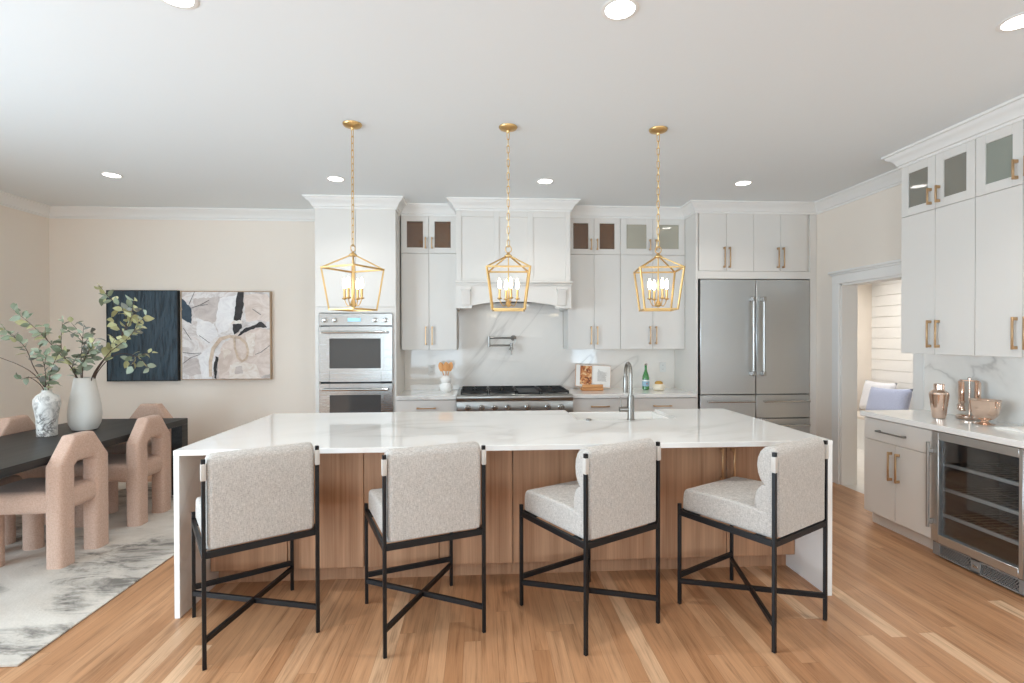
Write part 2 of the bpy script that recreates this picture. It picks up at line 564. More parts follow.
    def sweep(self, prof, path):
        """prof: (out, z) pairs; path: XY points; out = right-hand normal of travel, mitred at corners"""
        P = [Vector((p[0], p[1])) for p in path]
        secs = []
        for i, p in enumerate(P):
            d0 = (P[i] - P[i - 1]).normalized() if i > 0 else None
            d1 = (P[i + 1] - P[i]).normalized() if i < len(P) - 1 else None
            n0 = Vector((d0.y, -d0.x)) if d0 is not None else None
            n1 = Vector((d1.y, -d1.x)) if d1 is not None else None
            if n0 is None: m = n1
            elif n1 is None: m = n0
            else:
                m = n0 + n1
                m = m / max(0.2, m.dot(n0))
            secs.append([(p.x + m.x * o, p.y + m.y * o, z) for o, z in prof])
        return self.loft(secs, True)
    def build(self, name, mats, parent=None, angle=38, local=False):
        bm = self.bm
        if parent is not None and not local:
            off = root_of(parent).location
            bmesh.ops.translate(bm, verts=bm.verts, vec=-off)
        bmesh.ops.recalc_face_normals(bm, faces=bm.faces)
        ca = radians(angle)
        for f in bm.faces:
            f.smooth = True
        for e in bm.edges:
            e.smooth = (len(e.link_faces) == 2 and e.calc_face_angle(0) < ca)
        me = bpy.data.meshes.new(name)
        bm.to_mesh(me)
        bm.free()
        for m in (mats if isinstance(mats, (list, tuple)) else [mats]):
            me.materials.append(m)
        o = bpy.data.objects.new(name, me)
        COL.objects.link(o)
        if parent is not None:
            o.parent = parent
        return o

def tag(o, label, cat, group=None, kind=None):
    o['label'] = label
    o['category'] = cat
    if group: o['group'] = group
    if kind: o['kind'] = kind
    return o

def thing(name, label, cat, loc=(0, 0, 0), rz=0.0, group=None):
    o = bpy.data.objects.new(name, None)
    o.empty_display_size = 0.1
    COL.objects.link(o)
    o.location = loc
    o.rotation_euler = (0, 0, rz)
    return tag(o, label, cat, group)

def struct(name, mb, mats, **kw):
    o = mb.build(name, mats, **kw)
    o['kind'] = 'structure'
    return o

def dup(root, loc, rz, label):
    r = root.copy()
    COL.objects.link(r)
    r.location = loc
    r.rotation_euler = (0, 0, rz)
    r['label'] = label
    for ch in list(root.children):
        c = ch.copy()
        COL.objects.link(c)
        c.parent = r
        for g in list(ch.children):
            d = g.copy()
            COL.objects.link(d)
            d.parent = c
    return r

# ------------------------------------------------------------------ room shell
struct('floor', MB().box(LW, RW, FW, BW, -0.08, 0), FLOOR)
struct('ceiling', MB().box(LW - 0.15, 6.0, FW - 0.15, 7.4, H, H + 0.1), CEIL)
struct('wall_back', MB().box(LW, 3.86, BW, BW + 0.12, -0.08, H), WALL)
# left wall with one glazed opening behind the camera
m = MB()
GL0, GL1, GLT = -1.5, 2.5, 2.4
m.box(LW - 0.15, LW, FW, GL0, -0.08, H); m.box(LW - 0.15, LW, GL1, BW + 0.12, -0.08, H); m.box(LW - 0.15, LW, GL0, GL1, GLT, H)
struct('wall_left', m, WALL)
# rear wall with its windows; the right one is added for light
m = MB()
xs = [LW - 0.15] + [v for w in REAR_WINDOWS for v in w] + [RW + 0.16]
for i in range(0, len(xs), 2):
    m.box(xs[i], xs[i + 1], FW - 0.15, FW, -0.08, H)
for x0, x1 in REAR_WINDOWS:
    m.box(x0, x1, FW - 0.15, FW, -0.08, 0.4); m.box(x0, x1, FW - 0.15, FW, 2.5, H)
struct('wall_rear', m, WALL)
for i, (x0, x1) in enumerate(REAR_WINDOWS):
    m = MB()
    m.box(x0, x0 + .06, FW - .1, FW - .04, .4, 2.5); m.box(x1 - .06, x1, FW - .1, FW - .04, .4, 2.5)
    m.box(x0 + .06, x1 - .06, FW - .1, FW - .04, .4, .46); m.box(x0 + .06, x1 - .06, FW - .1, FW - .04, 2.44, 2.5)
    m.box((x0 + x1) / 2 - .02, (x0 + x1) / 2 + .02, FW - .1, FW - .04, .46, 2.44)
    struct('window_%d' % (i + 1), m, TRIM)
m = MB()
m.box(LW - .1, LW - .04, GL0, GL0 + .06, 0, GLT); m.box(LW - .1, LW - .04, GL1 - .06, GL1, 0, GLT)
m.box(LW - .1, LW - .04, GL0 + .06, GL1 - .06, GLT - .06, GLT); m.box(LW - .1, LW - .04, .47, .53, 0, GLT - .06)
struct('window_3', m, TRIM)
# right wall with the doorway to the mudroom
D0, D1, DT = 4.14, 5.055, 2.065
m = MB()
m.box(RW, RW + .16, FW, D0, -0.08, H); m.box(RW, RW + .16, D1, BW, -0.08, H); m.box(RW, RW + .16, D0, D1, DT, H)
struct('wall_right', m, WALL)
# doorway casing
m = MB()
cw = .1
for a, b in ((D0 - cw, D0), (D1, D1 + cw)):
    m.box(RW - .022, RW, a, b, 0, DT + .09, .003)
m.box(RW - .024, RW, D0 - cw, D1 + cw, DT, DT + .092, .003)
m.box(RW - .05, RW, D0 - cw - .03, D1 + cw + .03, DT + .108, DT + .132, .004)
m.box(RW - .036, RW, D0 - cw - .015, D1 + cw + .015, DT + .09, DT + .11, .003)
for y in (D0 + .004, D1 - .024):
    m.box(RW - .004, RW + .165, y, y + .02, 0, DT)
m.box(RW - .004, RW + .165, D0, D1, DT - .02, DT)
struct('trim_1', m, TRIM)
# mudroom beyond
MX, MY = 5.65, 7.08
struct('floor_mudroom', MB().box(RW, MX + .1, 3.4, MY + .1, -0.08, 0), plain('pale_tile', srgb(206, 202, 196), 0.4, var=.05))
struct('wall_mudroom_back', MB().box(RW - .2, MX + .1, MY, MY + .1, -0.08, H), WALL)
struct('wall_mudroom_front', MB().box(RW + .16, MX + .1, 3.3, 3.4, -0.08, H), WALL)
m = MB()
m.box(MX + .012, MX + .1, 3.4, MY, -0.08, H)
z = 0.0
while z < H - .01:
    m.box(MX, MX + .012, 3.4, MY, z + .003, min(z + .147, H), .002)
    z += .15
struct('wall_mudroom_right', m, TRIM)
# crown moulding, mitred round the cabinet run
OF, UF, HF, FF = 5.44, 5.714, 5.45, 5.43      # faces: oven tower, wall cabinets, hood, fridge surround
OX0, OX1 = -1.708, -0.878
HX0, HX1 = -0.25, 0.968
FX0, FX1 = 2.335, 3.70
prof = [(0, -.118), (.010, -.118), (.012, -.100), (.022, -.096), (.030, -.075), (.048, -.050), (.072, -.034), (.078, -.018), (.092, -.016), (.094, 0), (0, 0)]
prof = [(o, H + z) for o, z in prof]
m = MB()
m.sweep(prof, [(LW, FW), (LW, BW), (OX0, BW), (OX0, OF), (OX1, OF), (OX1, UF), (HX0, UF), (HX0, HF), (HX1, HF), (HX1, UF), (FX0, UF), (FX0, FF), (FX1, FF), (RW, 3.91)])
struct('trim_2', m, TRIM)
RU = 3.36
m = MB()
m.sweep(prof, [(RW, 3.904), (RU, 3.904), (RU, 1.9), (RW, 1.9)])
struct('trim_3', m, TRIM)
# baseboards
bprof = [(0, 0), (.016, 0), (.016, .12), (.010, .135), (0, .14)]
struct('baseboard_left', MB().sweep(bprof, [(LW, GL1 + .02), (LW, BW), (OX0 - .002, BW)]), TRIM)
struct('baseboard_right', MB().sweep(bprof, [(RW, FF - .003), (RW, D1 + cw + .002)]), TRIM)
struct('baseboard_mudroom', MB().sweep(bprof, [(RW + .17, MY), (5.09, MY)]), TRIM)

# ------------------------------------------------------------------ cabinet helpers (built in a local frame facing -Y)
def handle_v(root_, parent, x, za, zb, y=0.0, mat=BRASS):
    m = MB()
    m.box(x - .006, x + .006, y - .036, y - .024, za, zb, .002)
    for zz in (za + .012, zb - .012):
        m.box(x - .008, x + .008, y - .026, y, zz - .010, zz + .010, .001)
    return m.build('handle', mat, parent, local=True)
def handle_h(parent, xa, xb, z, y=0.0, mat=BRASS):
    m = MB()
    m.box(xa, xb, y - .036, y - .024, z - .006, z + .006, .002)
    for xx in (xa + .012, xb - .012):
        m.box(xx - .010, xx + .010, y - .026, y, z - .008, z + .008, .001)
    return m.build('handle', mat, parent, local=True)
G = .0016
def slab(root, x0, x1, z0, z1, name='door', mat=CAB, th=.02, y=0.0):
    return MB().box(x0 + G, x1 - G, y, y + th, z0 + G, z1 - G, .0015).build(name, mat, root, local=True)
def glass_door(root, x0, x1, z0, z1, st=.062, mat=CAB, pane=FROST):
    x0 += G; x1 -= G; z0 += G; z1 -= G
    m = MB()
    m.box(x0, x0 + st, 0, .02, z0, z1, .0015); m.box(x1 - st, x1, 0, .02, z0, z1, .0015)
    m.box(x0 + st, x1 - st, 0, .02, z0, z0 + st, .0015); m.box(x0 + st, x1 - st, 0, .02, z1 - st, z1, .0015)
    d = m.build('door', mat, root, local=True)
    MB().box(x0 + st - .004, x1 - st + .004, .008, .012, z0 + st - .004, z1 - st + .004).build('glass_pane', pane, d, local=True)
    return d
def hollow(m, x0, x1, y0, y1, z0, z1, t=.018):
    """open-fronted carcass: body in slot 0, lining in slot 1"""
    m.mi = 0
    m.box(x0, x0 + t, y0, y1, z0, z1); m.box(x1 - t, x1, y0, y1, z0, z1)
    m.box(x0 + t, x1 - t, y0, y1, z0, z0 + t); m.box(x0 + t, x1 - t, y0, y1, z1 - t, z1)
    m.mi = 1
    m.box(x0 + t, x1 - t, y1 - .012, y1, z0 + t, z1 - t)
    e = .002
    m.box(x0 + t, x0 + t + e, y0 + .02, y1 - .012, z0 + t, z1 - t); m.box(x1 - t - e, x1 - t, y0 + .02, y1 - .012, z0 + t, z1 - t)
    m.box(x0 + t + e, x1 - t - e, y0 + .02, y1 - .012, z0 + t, z0 + t + e); m.box(x0 + t + e, x1 - t - e, y0 + .02, y1 - .012, z1 - t - e, z1 - t)
    m.mi = 0

def wall_cabinet(label, loc, rz, w, d, zb, zs, zt, inner, sh, st=.062, hy=.02, pane=FROSTK, group=None):
    """two tall slab doors under two glazed doors"""
    r = thing('wall_cabinet', label, 'cabinet', loc, rz, group)
    m = MB()
    m.box(0, w, .022, d, zb, zs - .001)
    hollow(m, 0, w, .022, d, zs + .001, zt)
    m.build('cabinet_body', [CAB, inner], r, local=True)
    c = w / 2
    for k, (a, b) in enumerate(((0, c), (c, w))):
        hx = b - .035 if k == 0 else a + .035
        dd = slab(r, a, b, zb, zs); handle_v(r, dd, hx, zb + .055, zb + .055 + .205)
        g = glass_door(r, a, b, zs, zt, st, pane=pane); handle_v(r, g, hx, zs + .05, zs + .05 + .125)
    return r

ZB, ZS, ZT = 1.385, 2.452, 2.868
# ---- left of the hood
wall_cabinet('white two-door wall cabinet with wood-lined glass tops, left of the hood', (-0.866, UF, 0), 0, .608, .33, ZB, ZS, ZT, WOODIN, 0, pane=LITWOOD)
# ---- right of the hood
wall_cabinet('white wall cabinet with brown wood-lined glass tops, directly right of the hood', (0.985, UF, 0), 0, .598, .33, ZB, ZS, ZT, WOODIN, 0, pane=LITWOOD)
wall_cabinet('wider white wall cabinet with pale grey glass tops, beside the fridge surround', (1.585, UF, 0), 0, .748, .33, ZB, ZS, ZT, KHAKI, 0, .07)
# ---- oven tower
r = thing('oven_cabinet', 'tall white oven tower cabinet at the left end of the kitchen run', 'cabinet', (OX0, OF, 0))
w = OX1 - OX0
m = MB()
m.box(0, w, .02, BW - OF - .002, 1.84, 2.865)                       # upper box
m.box(0, .042, 0, BW - OF - .002, .1, 1.84, .001); m.box(w - .042, w, 0, BW - OF - .002, .1, 1.84, .001)
m.box(.042, w - .042, 0, .3, 1.783, 1.84, .001)
m.box(.042, w - .042, .02, .3, .1, .44)
m.box(.042, w - .042, BW - OF - .02, BW - OF - .002, .1, 1.84)
m.box(.01, w - .01, .06, .3, 0, .1)
m.build('cabinet_body', CAB, r, local=True)
slab(r, 0, w / 2, 1.842, 2.865); slab(r, w / 2, w, 1.842, 2.865)
d = slab(r, .04, w - .04, .11, .435, 'drawer'); handle_h(d, w / 2 - .1, w / 2 + .1, .34)
# ---- double ovens (one appliance)
def make_oven():
    x0, x1 = -1.664, -0.912
    Y = OF - .012
    r = thing('double_oven', 'stainless double wall oven with blue display set in the white tower', 'oven', ((x0 + x1) / 2, Y, .45))
    m = MB(); m.box(x0 + .01, x1 - .01, Y + .02, Y + .5, .452, 1.774); m.build('oven_body', DARK, r)
    m = MB(); m.box(x0, x1, Y - .012, Y + .02, 1.648, 1.776, .003)
    p = m.build('control_panel', OVST, r)
    m = MB(); m.box(-1.37, -1.235, Y - .0145, Y - .011, 1.690, 1.728, .001); m.build('display', DISPLAY, p)
    for kx in (-1.602, -1.498, -1.090, -0.985):
        m = MB(); m.lathe([(.027, 0), (.027, -.006), (.021, -.008), (.019, -.034), (.012, -.037)], (kx, Y - .012, 1.706), 20, 'y')
        m.box(kx - .003, kx + .003, Y - .052, Y - .045, 1.688, 1.724)
        m.build('knob', CHROME, p)
    for (za, zb, wa, wb, hz) in ((1.064, 1.640, 1.205, 1.515, 1.580), (.470, 1.046, .62, .928, .987)):
        wx0, wx1 = -1.556, -1.032
        m = MB()
        a = .045
        m.box(x0, wx0, Y - .014, Y + .02, za, zb, .003); m.box(wx1, x1, Y - .014, Y + .02, za, zb, .003)
        m.box(wx0, wx1, Y - .014, Y + .02, za, wa); m.box(wx0, wx1, Y - .014, Y + .02, wb, zb)
        dd = m.build('oven_door', OVST, r)
        m = MB(); m.box(wx0 - .03, wx1 + .03, Y - .017, Y - .0135, wa - .02, wb + .02, .001)
        m.box(wx0, wx1, Y - .0135, Y - .009, wa, wb)
        m.bm.free(); m = MB()
        fr = .03
        m.box(wx0 - fr, wx0, Y - .0175, Y - .0135, wa - fr, wb + fr); m.box(wx1, wx1 + fr, Y - .0175, Y - .0135, wa - fr, wb + fr)
        m.box(wx0, wx1, Y - .0175, Y - .0135, wa - fr, wa); m.box(wx0, wx1, Y - .0175, Y - .0135, wb, wb + fr)
        m.build('window_trim', OVST, dd)
        m = MB(); m.box(wx0, wx1, Y - .012, Y - .004, wa, wb); m.build('oven_window', OVENGL, dd)
        m = MB(); m.cyl((-1.622, Y - .055, hz), (-.955, Y - .055, hz), .0125, 16)
        for hx in (-1.60, -.975):
            m.cyl((hx, Y - .055, hz), (hx, Y - .012, hz), .009, 12)
        m.build('handle', CHROME, dd)
    return r
make_oven()

# ---- hood
def make_hood():
    r = thing('range_hood', 'white panelled range hood with arched valance and corbels over the cooktop', 'hood', ((HX0 + HX1) / 2, BW - .02, 1.83))
    m = MB()
    m.box(HX0, HX1, HF + .012, BW - .022, 2.11, 2.865)
    xs = [HX0, HX0 + .055, .150, .205, .512, .567, HX1 - .055, HX1]
    for i in range(0, 8, 2):
        m.box(xs[i], xs[i + 1], HF, HF + .012, 2.11, 2.865, .002)
    for a, b in ((1, 2), (3, 4), (5, 6)):
        m.box(xs[a], xs[b], HF, HF + .012, 2.80, 2.865, .002)
        m.box(xs[a], xs[b], HF, HF + .012, 2.11, 2.15, .002)
    m.build('hood_chest', CAB, r)
    # mantel with arch
    Y0 = 5.40
    m = MB()
    m.box(HX0 - .004, HX1 + .012, Y0 - .03, Y0 + .05, 2.094, 2.114, .004)
    m.box(HX0, HX1, Y0 - .012, Y0 + .05, 2.07, 2.094, .004)
    a0, a1, zl, zt_ = -.085, .797, 1.829, 1.902
    arch = [(HX1, 2.07), (HX0, 2.07), (HX0, zl), (a0, zl), (a0, zl + .03)]
    N = 22
    for i in range(N + 1):
        t = i / N
        arch.append((a0 + (a1 - a0) * t, zl + .03 + (zt_ - zl - .03) * (1 - (2 * t - 1) ** 2)))
    arch += [(a1, zl), (HX1, zl)]
    m.prism(arch, Y0, Y0 + .03, 'xz')
    m.box(HX0, HX0 + .03, Y0 + .03, BW - .022, zl, 2.11); m.box(HX1 - .03, HX1, Y0 + .03, BW - .022, zl, 2.11)
    m.build('mantel', CAB, r)
    for cx in (-.148, .861):
        m = MB()
        p = [(Y0, 2.03), (Y0 - .045, 2.03), (Y0 - .045, 2.0), (Y0 - .038, 1.99), (Y0 - .034, 1.94), (Y0 - .018, 1.89), (Y0 - .014, 1.865), (Y0, 1.86)]
        m.prism(p, cx - .045, cx + .045, 'yz', .003)
        m.box(cx - .054, cx + .054, Y0 - .05, Y0, 2.022, 2.045, .002)
        m.build('corbel', CAB, r)
    m = MB(); m.box(HX0 + .03, HX1 - .03, Y0 + .05, BW - .03, 1.93, 1.95)
    m.box(HX0 + .03, HX1 - .03, Y0 + .035, Y0 + .05, 1.93, 2.07)
    m.box(.05, .66, Y0 + .1, BW - .1, 1.922, 1.93)
    fl = m.build('filter_liner', DARK, r)
    for hx_ in (.15, .57):  # unseen glowing discs, added to brighten the backsplash
        MB().lathe([(.034, 1.921), (.034, 1.9195), (.001, 1.9192)], (hx_, 5.72, 0), 20).build('hood_fill', CANLENS, fl)
make_hood()
for hx_ in (.15, .57):  # added fill under the hood, lifts the slab's brightness
    area('hood_fill', (hx_, 5.72, 1.918), (0, .25, -1), .06, .06, .35, (1.0, .97, .93), 'DISK', 160)

# ---- fridge surround + fridge
def make_fridge():
    r = thing('fridge_cabinet', 'white surround cabinet with four upper doors around the steel fridge', 'cabinet', (FX0, FF, 0))
    w = FX1 - FX0 - .002
    L = 2.360 - FX0
    m = MB()
    D = BW - FF - .002
    m.box(0, .025, 0, D, 0, 2.90, .001)
    m.box(3.622 - FX0, w, 0, D, 0, 2.90, .001)
    m.box(.025, 3.622 - FX0, .022, D, 2.236, 2.90)
    m.box(.025, 3.622 - FX0, .0, .3, 2.155, 2.236, .001)
    m.build('cabinet_body', CAB, r, local=True)
    xs = [2.372 - FX0, 2.679 - FX0, 2.984 - FX0, 3.284 - FX0, 3.590 - FX0]
    for i in range(4):
        d = slab(r, xs[i], xs[i + 1], 2.238, 2.868)
        hx = xs[i + 1] - .03 if i % 2 == 0 else xs[i] + .03
        handle_v(r, d, hx, 2.272, 2.498)
    r = thing('refrigerator', 'wide stainless built-in fridge with paired bar handles and lower drawers', 'refrigerator', (3.0, FF, 0))
    x0, x1, c = 2.378, 3.616, 3.004
    m = MB(); m.box(x0 + .01, x1 - .01, FF + .03, FF + .58, .02, 2.145); m.box(x0 + .02, x1 - .02, FF + .06, FF + .3, 0, .09); m.build('fridge_body', DARK, r)
    for a, b, hx in ((x0, c, c - .058), (c, x1, c + .058)):
        m = MB(); m.box(a + .003, b - .003, FF - .012, FF + .03, .896, 2.145, .004)
        d = m.build('door', STEELV, r)
        m = MB(); m.cyl((hx, FF - .075, 1.10), (hx, FF - .075, 1.955), .0125, 16)
        for hz in (1.125, 1.93):
            m.box(hx - .018, hx + .018, FF - .092, FF - .058, hz - .025, hz + .025, .004)
            m.box(hx - .014, hx + .014, FF - .06, FF - .012, hz - .02, hz + .02, .003)
        m.build('handle', STEELH, d)
        for za, zb in ((.635, .888), (.37, .627), (.10, .362)):
            m = MB(); m.box(a + .003, b - .003, FF - .012, FF + .03, za, zb, .004)
            d = m.build('drawer', STEELV, r)
            hz = zb - .068
            m = MB(); m.cyl((a + .07, FF - .06, hz), (b - .03, FF - .06, hz), .011, 14)
            for hh in (a + .09, b - .05):
                m.box(hh - .012, hh + .012, FF - .062, FF - .012, hz - .008, hz + .008, .002)
            m.build('handle', CHROME, d)
make_fridge()

# ---- base cabinets of the back run
CF = 5.405                                                       # door faces
def base_unit(label, x0, x1, drawer_h=.17, pull=.1, name='base_cabinet', mat=CAB, group=None):
    r = thing(name, label, 'cabinet', (x0, CF, 0), 0, group)
    w = x1 - x0
    m = MB(); m.box(0, w, .022, BW - CF - .022, .1, .872); m.box(.0, w, .08, .3, 0, .1); m.build('cabinet_body', mat, r, local=True)
    zz = .866
    d = slab(r, 0, w, zz - drawer_h, zz, 'drawer', mat); handle_h(d, w / 2 - pull, w / 2 + pull, zz - .083)
    c = w / 2
    for k, (a, b) in enumerate(((0, c), (c, w))):
        hx = b - .035 if k == 0 else a + .035
        d = slab(r, a, b, .105, zz - drawer_h, 'door', mat); handle_v(r, d, hx, .44, .66)
    return r
RX0, RX1 = -.246, .975
base_unit('white base cabinet with brass drawer pull between oven tower and range', OX1 + .002, RX0 - .004)
base_unit('white base cabinet with one drawer, directly right of the range', RX1 + .004, 1.575)
base_unit('white base cabinet with one drawer, beside the fridge surround', 1.577, FX0 - .002)
CY = 5.38
for x0, x1, lab in ((OX1 + .002, RX0 - .003, 'short white quartz worktop between oven tower and range'), (RX1 + .003, FX0 - .002, 'white quartz worktop between range and fridge surround')):
    tag(MB().box(x0, x1, CY, BW - .021, .874, .914, .003).build('worktop', QUARTZ), lab, 'worktop')
m = MB()
m.box(OX1 + .002, FX0 - .002, BW - .02, BW - .0005, .874, ZB + .02)
m.box(HX0 - .0, HX1 + .01, BW - .02, BW - .0005, ZB + .02, 1.98)
tag(m.build('backsplash', SPLASH), 'grey-veined white quartz slab backsplash behind the range', 'backsplash')

# ---- range
def make_range():
    r = thing('gas_range', 'stainless pro gas range with black grates and seven front knobs', 'range', ((RX0 + RX1) / 2, 5.36, 0))
    Y = 5.36
    m = MB()
    m.box(RX0, RX1, Y + .02, BW - .022, .12, .905)
    for lx in (RX0 + .05, RX1 - .05):
        for ly in (Y + .08, BW - .1):
            m.cyl((lx, ly, 0), (lx, ly, .12), .02, 12)
    m.build('range_body', STEEL, r)
    m = MB()                                                     # control fascia with bullnose
    pr = [(Y + .03, .725), (Y - .026, .725), (Y - .03, .735), (Y - .004, .852), (Y - .022, .868), (Y - .03, .888), (Y - .024, .908), (Y - .008, .918), (Y + .03, .918)]
    m.prism(pr, RX0, RX1, 'yz', .002)
    fp = m.build('control_panel', STEEL, r)
    for kx in (-.129, .013, .152, .291, .499, .71, .85):
        m = MB(); m.lathe([(.034, 0), (.034, -.016), (.026, -.021), (.024, -.05), (.02, -.054)], (kx, Y - .005, .79), 22, 'y')
        m.box(kx - .004, kx + .004, Y - .066, Y - .055, .768, .812, .001)
        m.build('knob', KNOBM, fp)
    m = MB(); m.box(RX0, RX1, Y + .02, BW - .022, .905, .922, .003); m.box(RX0, RX1, BW - .06, BW - .022, .922, .94, .003)
    m.build('cooktop', STEEL, r)
    # grates
    gy0, gy1 = Y + .03, BW - .085
    spans = [(-.205, .085), (.093, .383), (.645, .94)]
    for a, b in spans:
        m = MB()
        for yy in (gy0, (gy0 + gy1) / 2 - .006, gy1 - .014):
            m.box(a, b, yy, yy + .014, .938, .958, .002)
        for xx in (a, (a + b) / 2 - .007, b - .014):
            m.box(xx, xx + .014, gy0, gy1, .938, .958, .002)
        for cy in (gy0 + .15, gy1 - .15):
            for k in range(8):
                an = k * pi / 4
                p0 = Vector(((a + b) / 2 + .035 * cos(an), cy + .035 * sin(an), .95))
                p1 = Vector(((a + b) / 2 + .125 * cos(an), cy + .125 * sin(an), .95))
                m.bar(p0, p1, .010, .016)
        for xx in (a + .007, b - .007):
            for yy in (gy0 + .007, gy1 - .007):
                m.box(xx - .007, xx + .007, yy - .007, yy + .007, .921, .94)
        m.build('grate', IRON, r)
        for cy in (gy0 + .15, gy1 - .15):
            m = MB(); m.lathe([(.055, .921), (.05, .932), (.034, .934), (.03, .942), (.001, .944)], ((a + b) / 2, cy, 0), 22); m.build('burner', IRON, r)
    m = MB()
    m.box(.392, .636, gy0, gy1, .921, .94, .003); m.box(.392, .402, gy0, gy1, .94, .957, .002); m.box(.626, .636, gy0, gy1, .94, .957, .002); m.box(.402, .626, gy1 - .012, gy1, .94, .957, .002)
    m.build('griddle', IRON, r)
    for a, b in ((RX0 + .004, .52), (.526, RX1 - .004)):
        m = MB(); m.box(a, b, Y + .0, Y + .02, .15, .71, .004); d = m.build('oven_door', STEEL, r)
        m = MB(); m.box(a + .1, b - .1, Y - .004, Y, .3, .56, .002); m.build('oven_window', OVENGL, d)
        m = MB(); m.cyl((a + .03, Y - .05, .66), (b - .03, Y - .05, .66), .013, 14)
        for hx in (a + .05, b - .05):
            m.cyl((hx, Y - .05, .66), (hx, Y, .66), .009, 10)
        m.build('handle', CHROME, d)
make_range()

# ---- pot filler
r = thing('pot_filler', 'folding steel pot filler tap on the slab above the range', 'tap', (.39, BW - .02, 1.515))
m = MB(); m.cyl((.392, BW - .0201, 1.515), (.392, BW - .032, 1.515), .034, 20); m.cyl((.392, BW - .03, 1.515), (.392, 5.945, 1.515), .015, 14)
m.cyl((.365, 5.945, 1.515), (.415, 5.945, 1.515), .019, 16); m.build('wall_mount', NICKEL, r)
m = MB(); m.cyl((.37, 5.945, 1.515), (.104, 5.945, 1.515), .0105, 14); m.cyl((.104, 5.945, 1.535), (.104, 5.945, 1.412), .0145, 14)
m.cyl((.104, 5.93, 1.43), (.36, 5.93, 1.43), .0105, 14); m.build('arm', NICKEL, r)
m = MB(); m.cyl((.362, 5.93, 1.455), (.362, 5.93, 1.372), .0155, 14); m.cyl((.362, 5.93, 1.372), (.362, 5.93, 1.318), .0085, 12)
m.build('spout', NICKEL, r)
m = MB(); m.lathe([(.001, 0), (.02, .002), (.022, -.012), (.016, -.022)], (.362, 5.915, 1.39), 14, 'y'); m.cyl((.362, 5.905, 1.39), (.33, 5.9, 1.385), .005, 8); m.build('valve_handle', NICKEL, r)
m = MB(); m.cyl((.405, 5.93, 1.505), (.405, 5.93, 1.455), .005, 8); m.build('valve_handle', NICKEL, r)

# ---- outlets
def outlet(label, loc):
    r = thing('outlet', label, 'outlet', loc)
    x, y, z = loc
    m = MB(); m.box(x - .037, x + .037, y - .006, y - .0002, z - .059, z + .059, .002); m.build('cover_plate', PLASTIC, r)
    for dz in (-.024, .024):
        m = MB(); m.box(x - .017, x + .017, y - .0085, y - .006, z + dz - .016, z + dz + .016, .002); s = m.build('socket', PLASTIC, r)
        m = MB(); m.box(x - .008, x - .006, y - .009, y - .0085, z + dz - .004, z + dz + .006); m.box(x + .006, x + .008, y - .009, y - .0085, z + dz - .004, z + dz + .006); m.build('slot', DARK, s)
outlet('white wall outlet on the backsplash behind the green bottle', (2.187, BW - .02, 1.16))
outlet('white wall outlet on the backsplash beside the utensil vase', (-.565, BW - .02, 1.147))

# ---- utensils in a double-bulb vase
vx, vy = -.383, 5.76
r = thing('utensil_vase', 'white double-bulb ceramic vase holding wooden spoons left of range', 'vase', (vx, vy, .914))
m = MB()
prof_v = [(.045, 0), (.066, .022), (.072, .055), (.064, .088), (.048, .103), (.056, .118), (.061, .138), (.055, .160), (.040, .174), (.034, .186), (.030, .186), (.030, .176), (.034, .165), (.03, .1), (.03, .02)]
m.lathe([(a, .914 + b) for a, b in prof_v], (vx, vy, 0), 32); m.build('vase_body', PORC, r)
for i, (tx, ty, lab, hw) in enumerate(((-.052, .0, 'wooden spoon leaning left in the double-bulb white vase', .029), (.005, -.012, 'wooden spoon standing upright in the double-bulb white vase', .03), (.05, .004, 'wooden spoon leaning right in the double-bulb white vase', .029))):
    base = Vector((vx - tx * .35, vy + [-.012, .0, .012][i], .945))
    tip = Vector((vx + tx, vy + ty, 1.205))
    s = thing('wooden_spoon', lab, 'spoon', base, 0, 'wooden spoons in the utensil vase')
    m = MB(); d = (tip - base)
    m.tube([base, base + d * .8], .005, 8); m.build('spoon_handle', SPOON, s)
    m = MB(); secs = []
    c0 = base + d * .78
    dn = d.normalized()
    sx = Vector((1, 0, 0)) - dn * dn.x; sx.normalize()
    for k in range(9):
        t = k / 8
        wv = hw * sin(pi * min(1, .12 + t * .88)) ** .6 + .003
        c = c0 + dn * (t * .105)
        nn = dn.cross(sx)
        secs.append([c + sx * (wv * cos(2 * pi * j / 10)) + nn * (.006 * sin(2 * pi * j / 10)) for j in range(10)])
    m.loft(secs); m.build('spoon_bowl', SPOON, s)

# ---- cookbook on a wooden stand
bx, by = 1.285, 5.80
r = thing('book_stand', 'small wooden stand propping the open cookbook right of range', 'stand', (bx, by, .914))
m = MB(); m.box(1.15, 1.40, by - .055, by + .056, .914, .945, .008, 2); m.box(1.155, 1.395, by - .055, by - .035, .945, .985, .008, 2); m.build('stand_base', TAN, r)
m = MB(); m.box(1.2, 1.36, by + .036, by + .05, .943, 1.13, .005); m.build('stand_back', TAN, r)
tilt = Matrix.Translation((bx, by - .012, .956)) @ Matrix.Rotation(radians(4), 4, 'Y') @ Matrix.Rotation(radians(-10), 4, 'X')
r = thing('cookbook', 'open cookbook with a food photo on its left page, on wooden stand', 'book', (bx, by, .95))
def page(x0, x1, bow):
    secs = []
    n = 8
    for i in range(n + 1):
        t = i / n
        x = x0 + (x1 - x0) * t
        s = t if x0 == 0 else t
        a = abs(x) / max(abs(x0), abs(x1))
        y = -.012 * sin(pi * min(1, a * 1.0)) ** .8 - .004
        secs.append([tilt @ Vector(p) for p in ((x, y, 0), (x, .004, 0), (x, .004, .245), (x, y, .245))])
    return secs
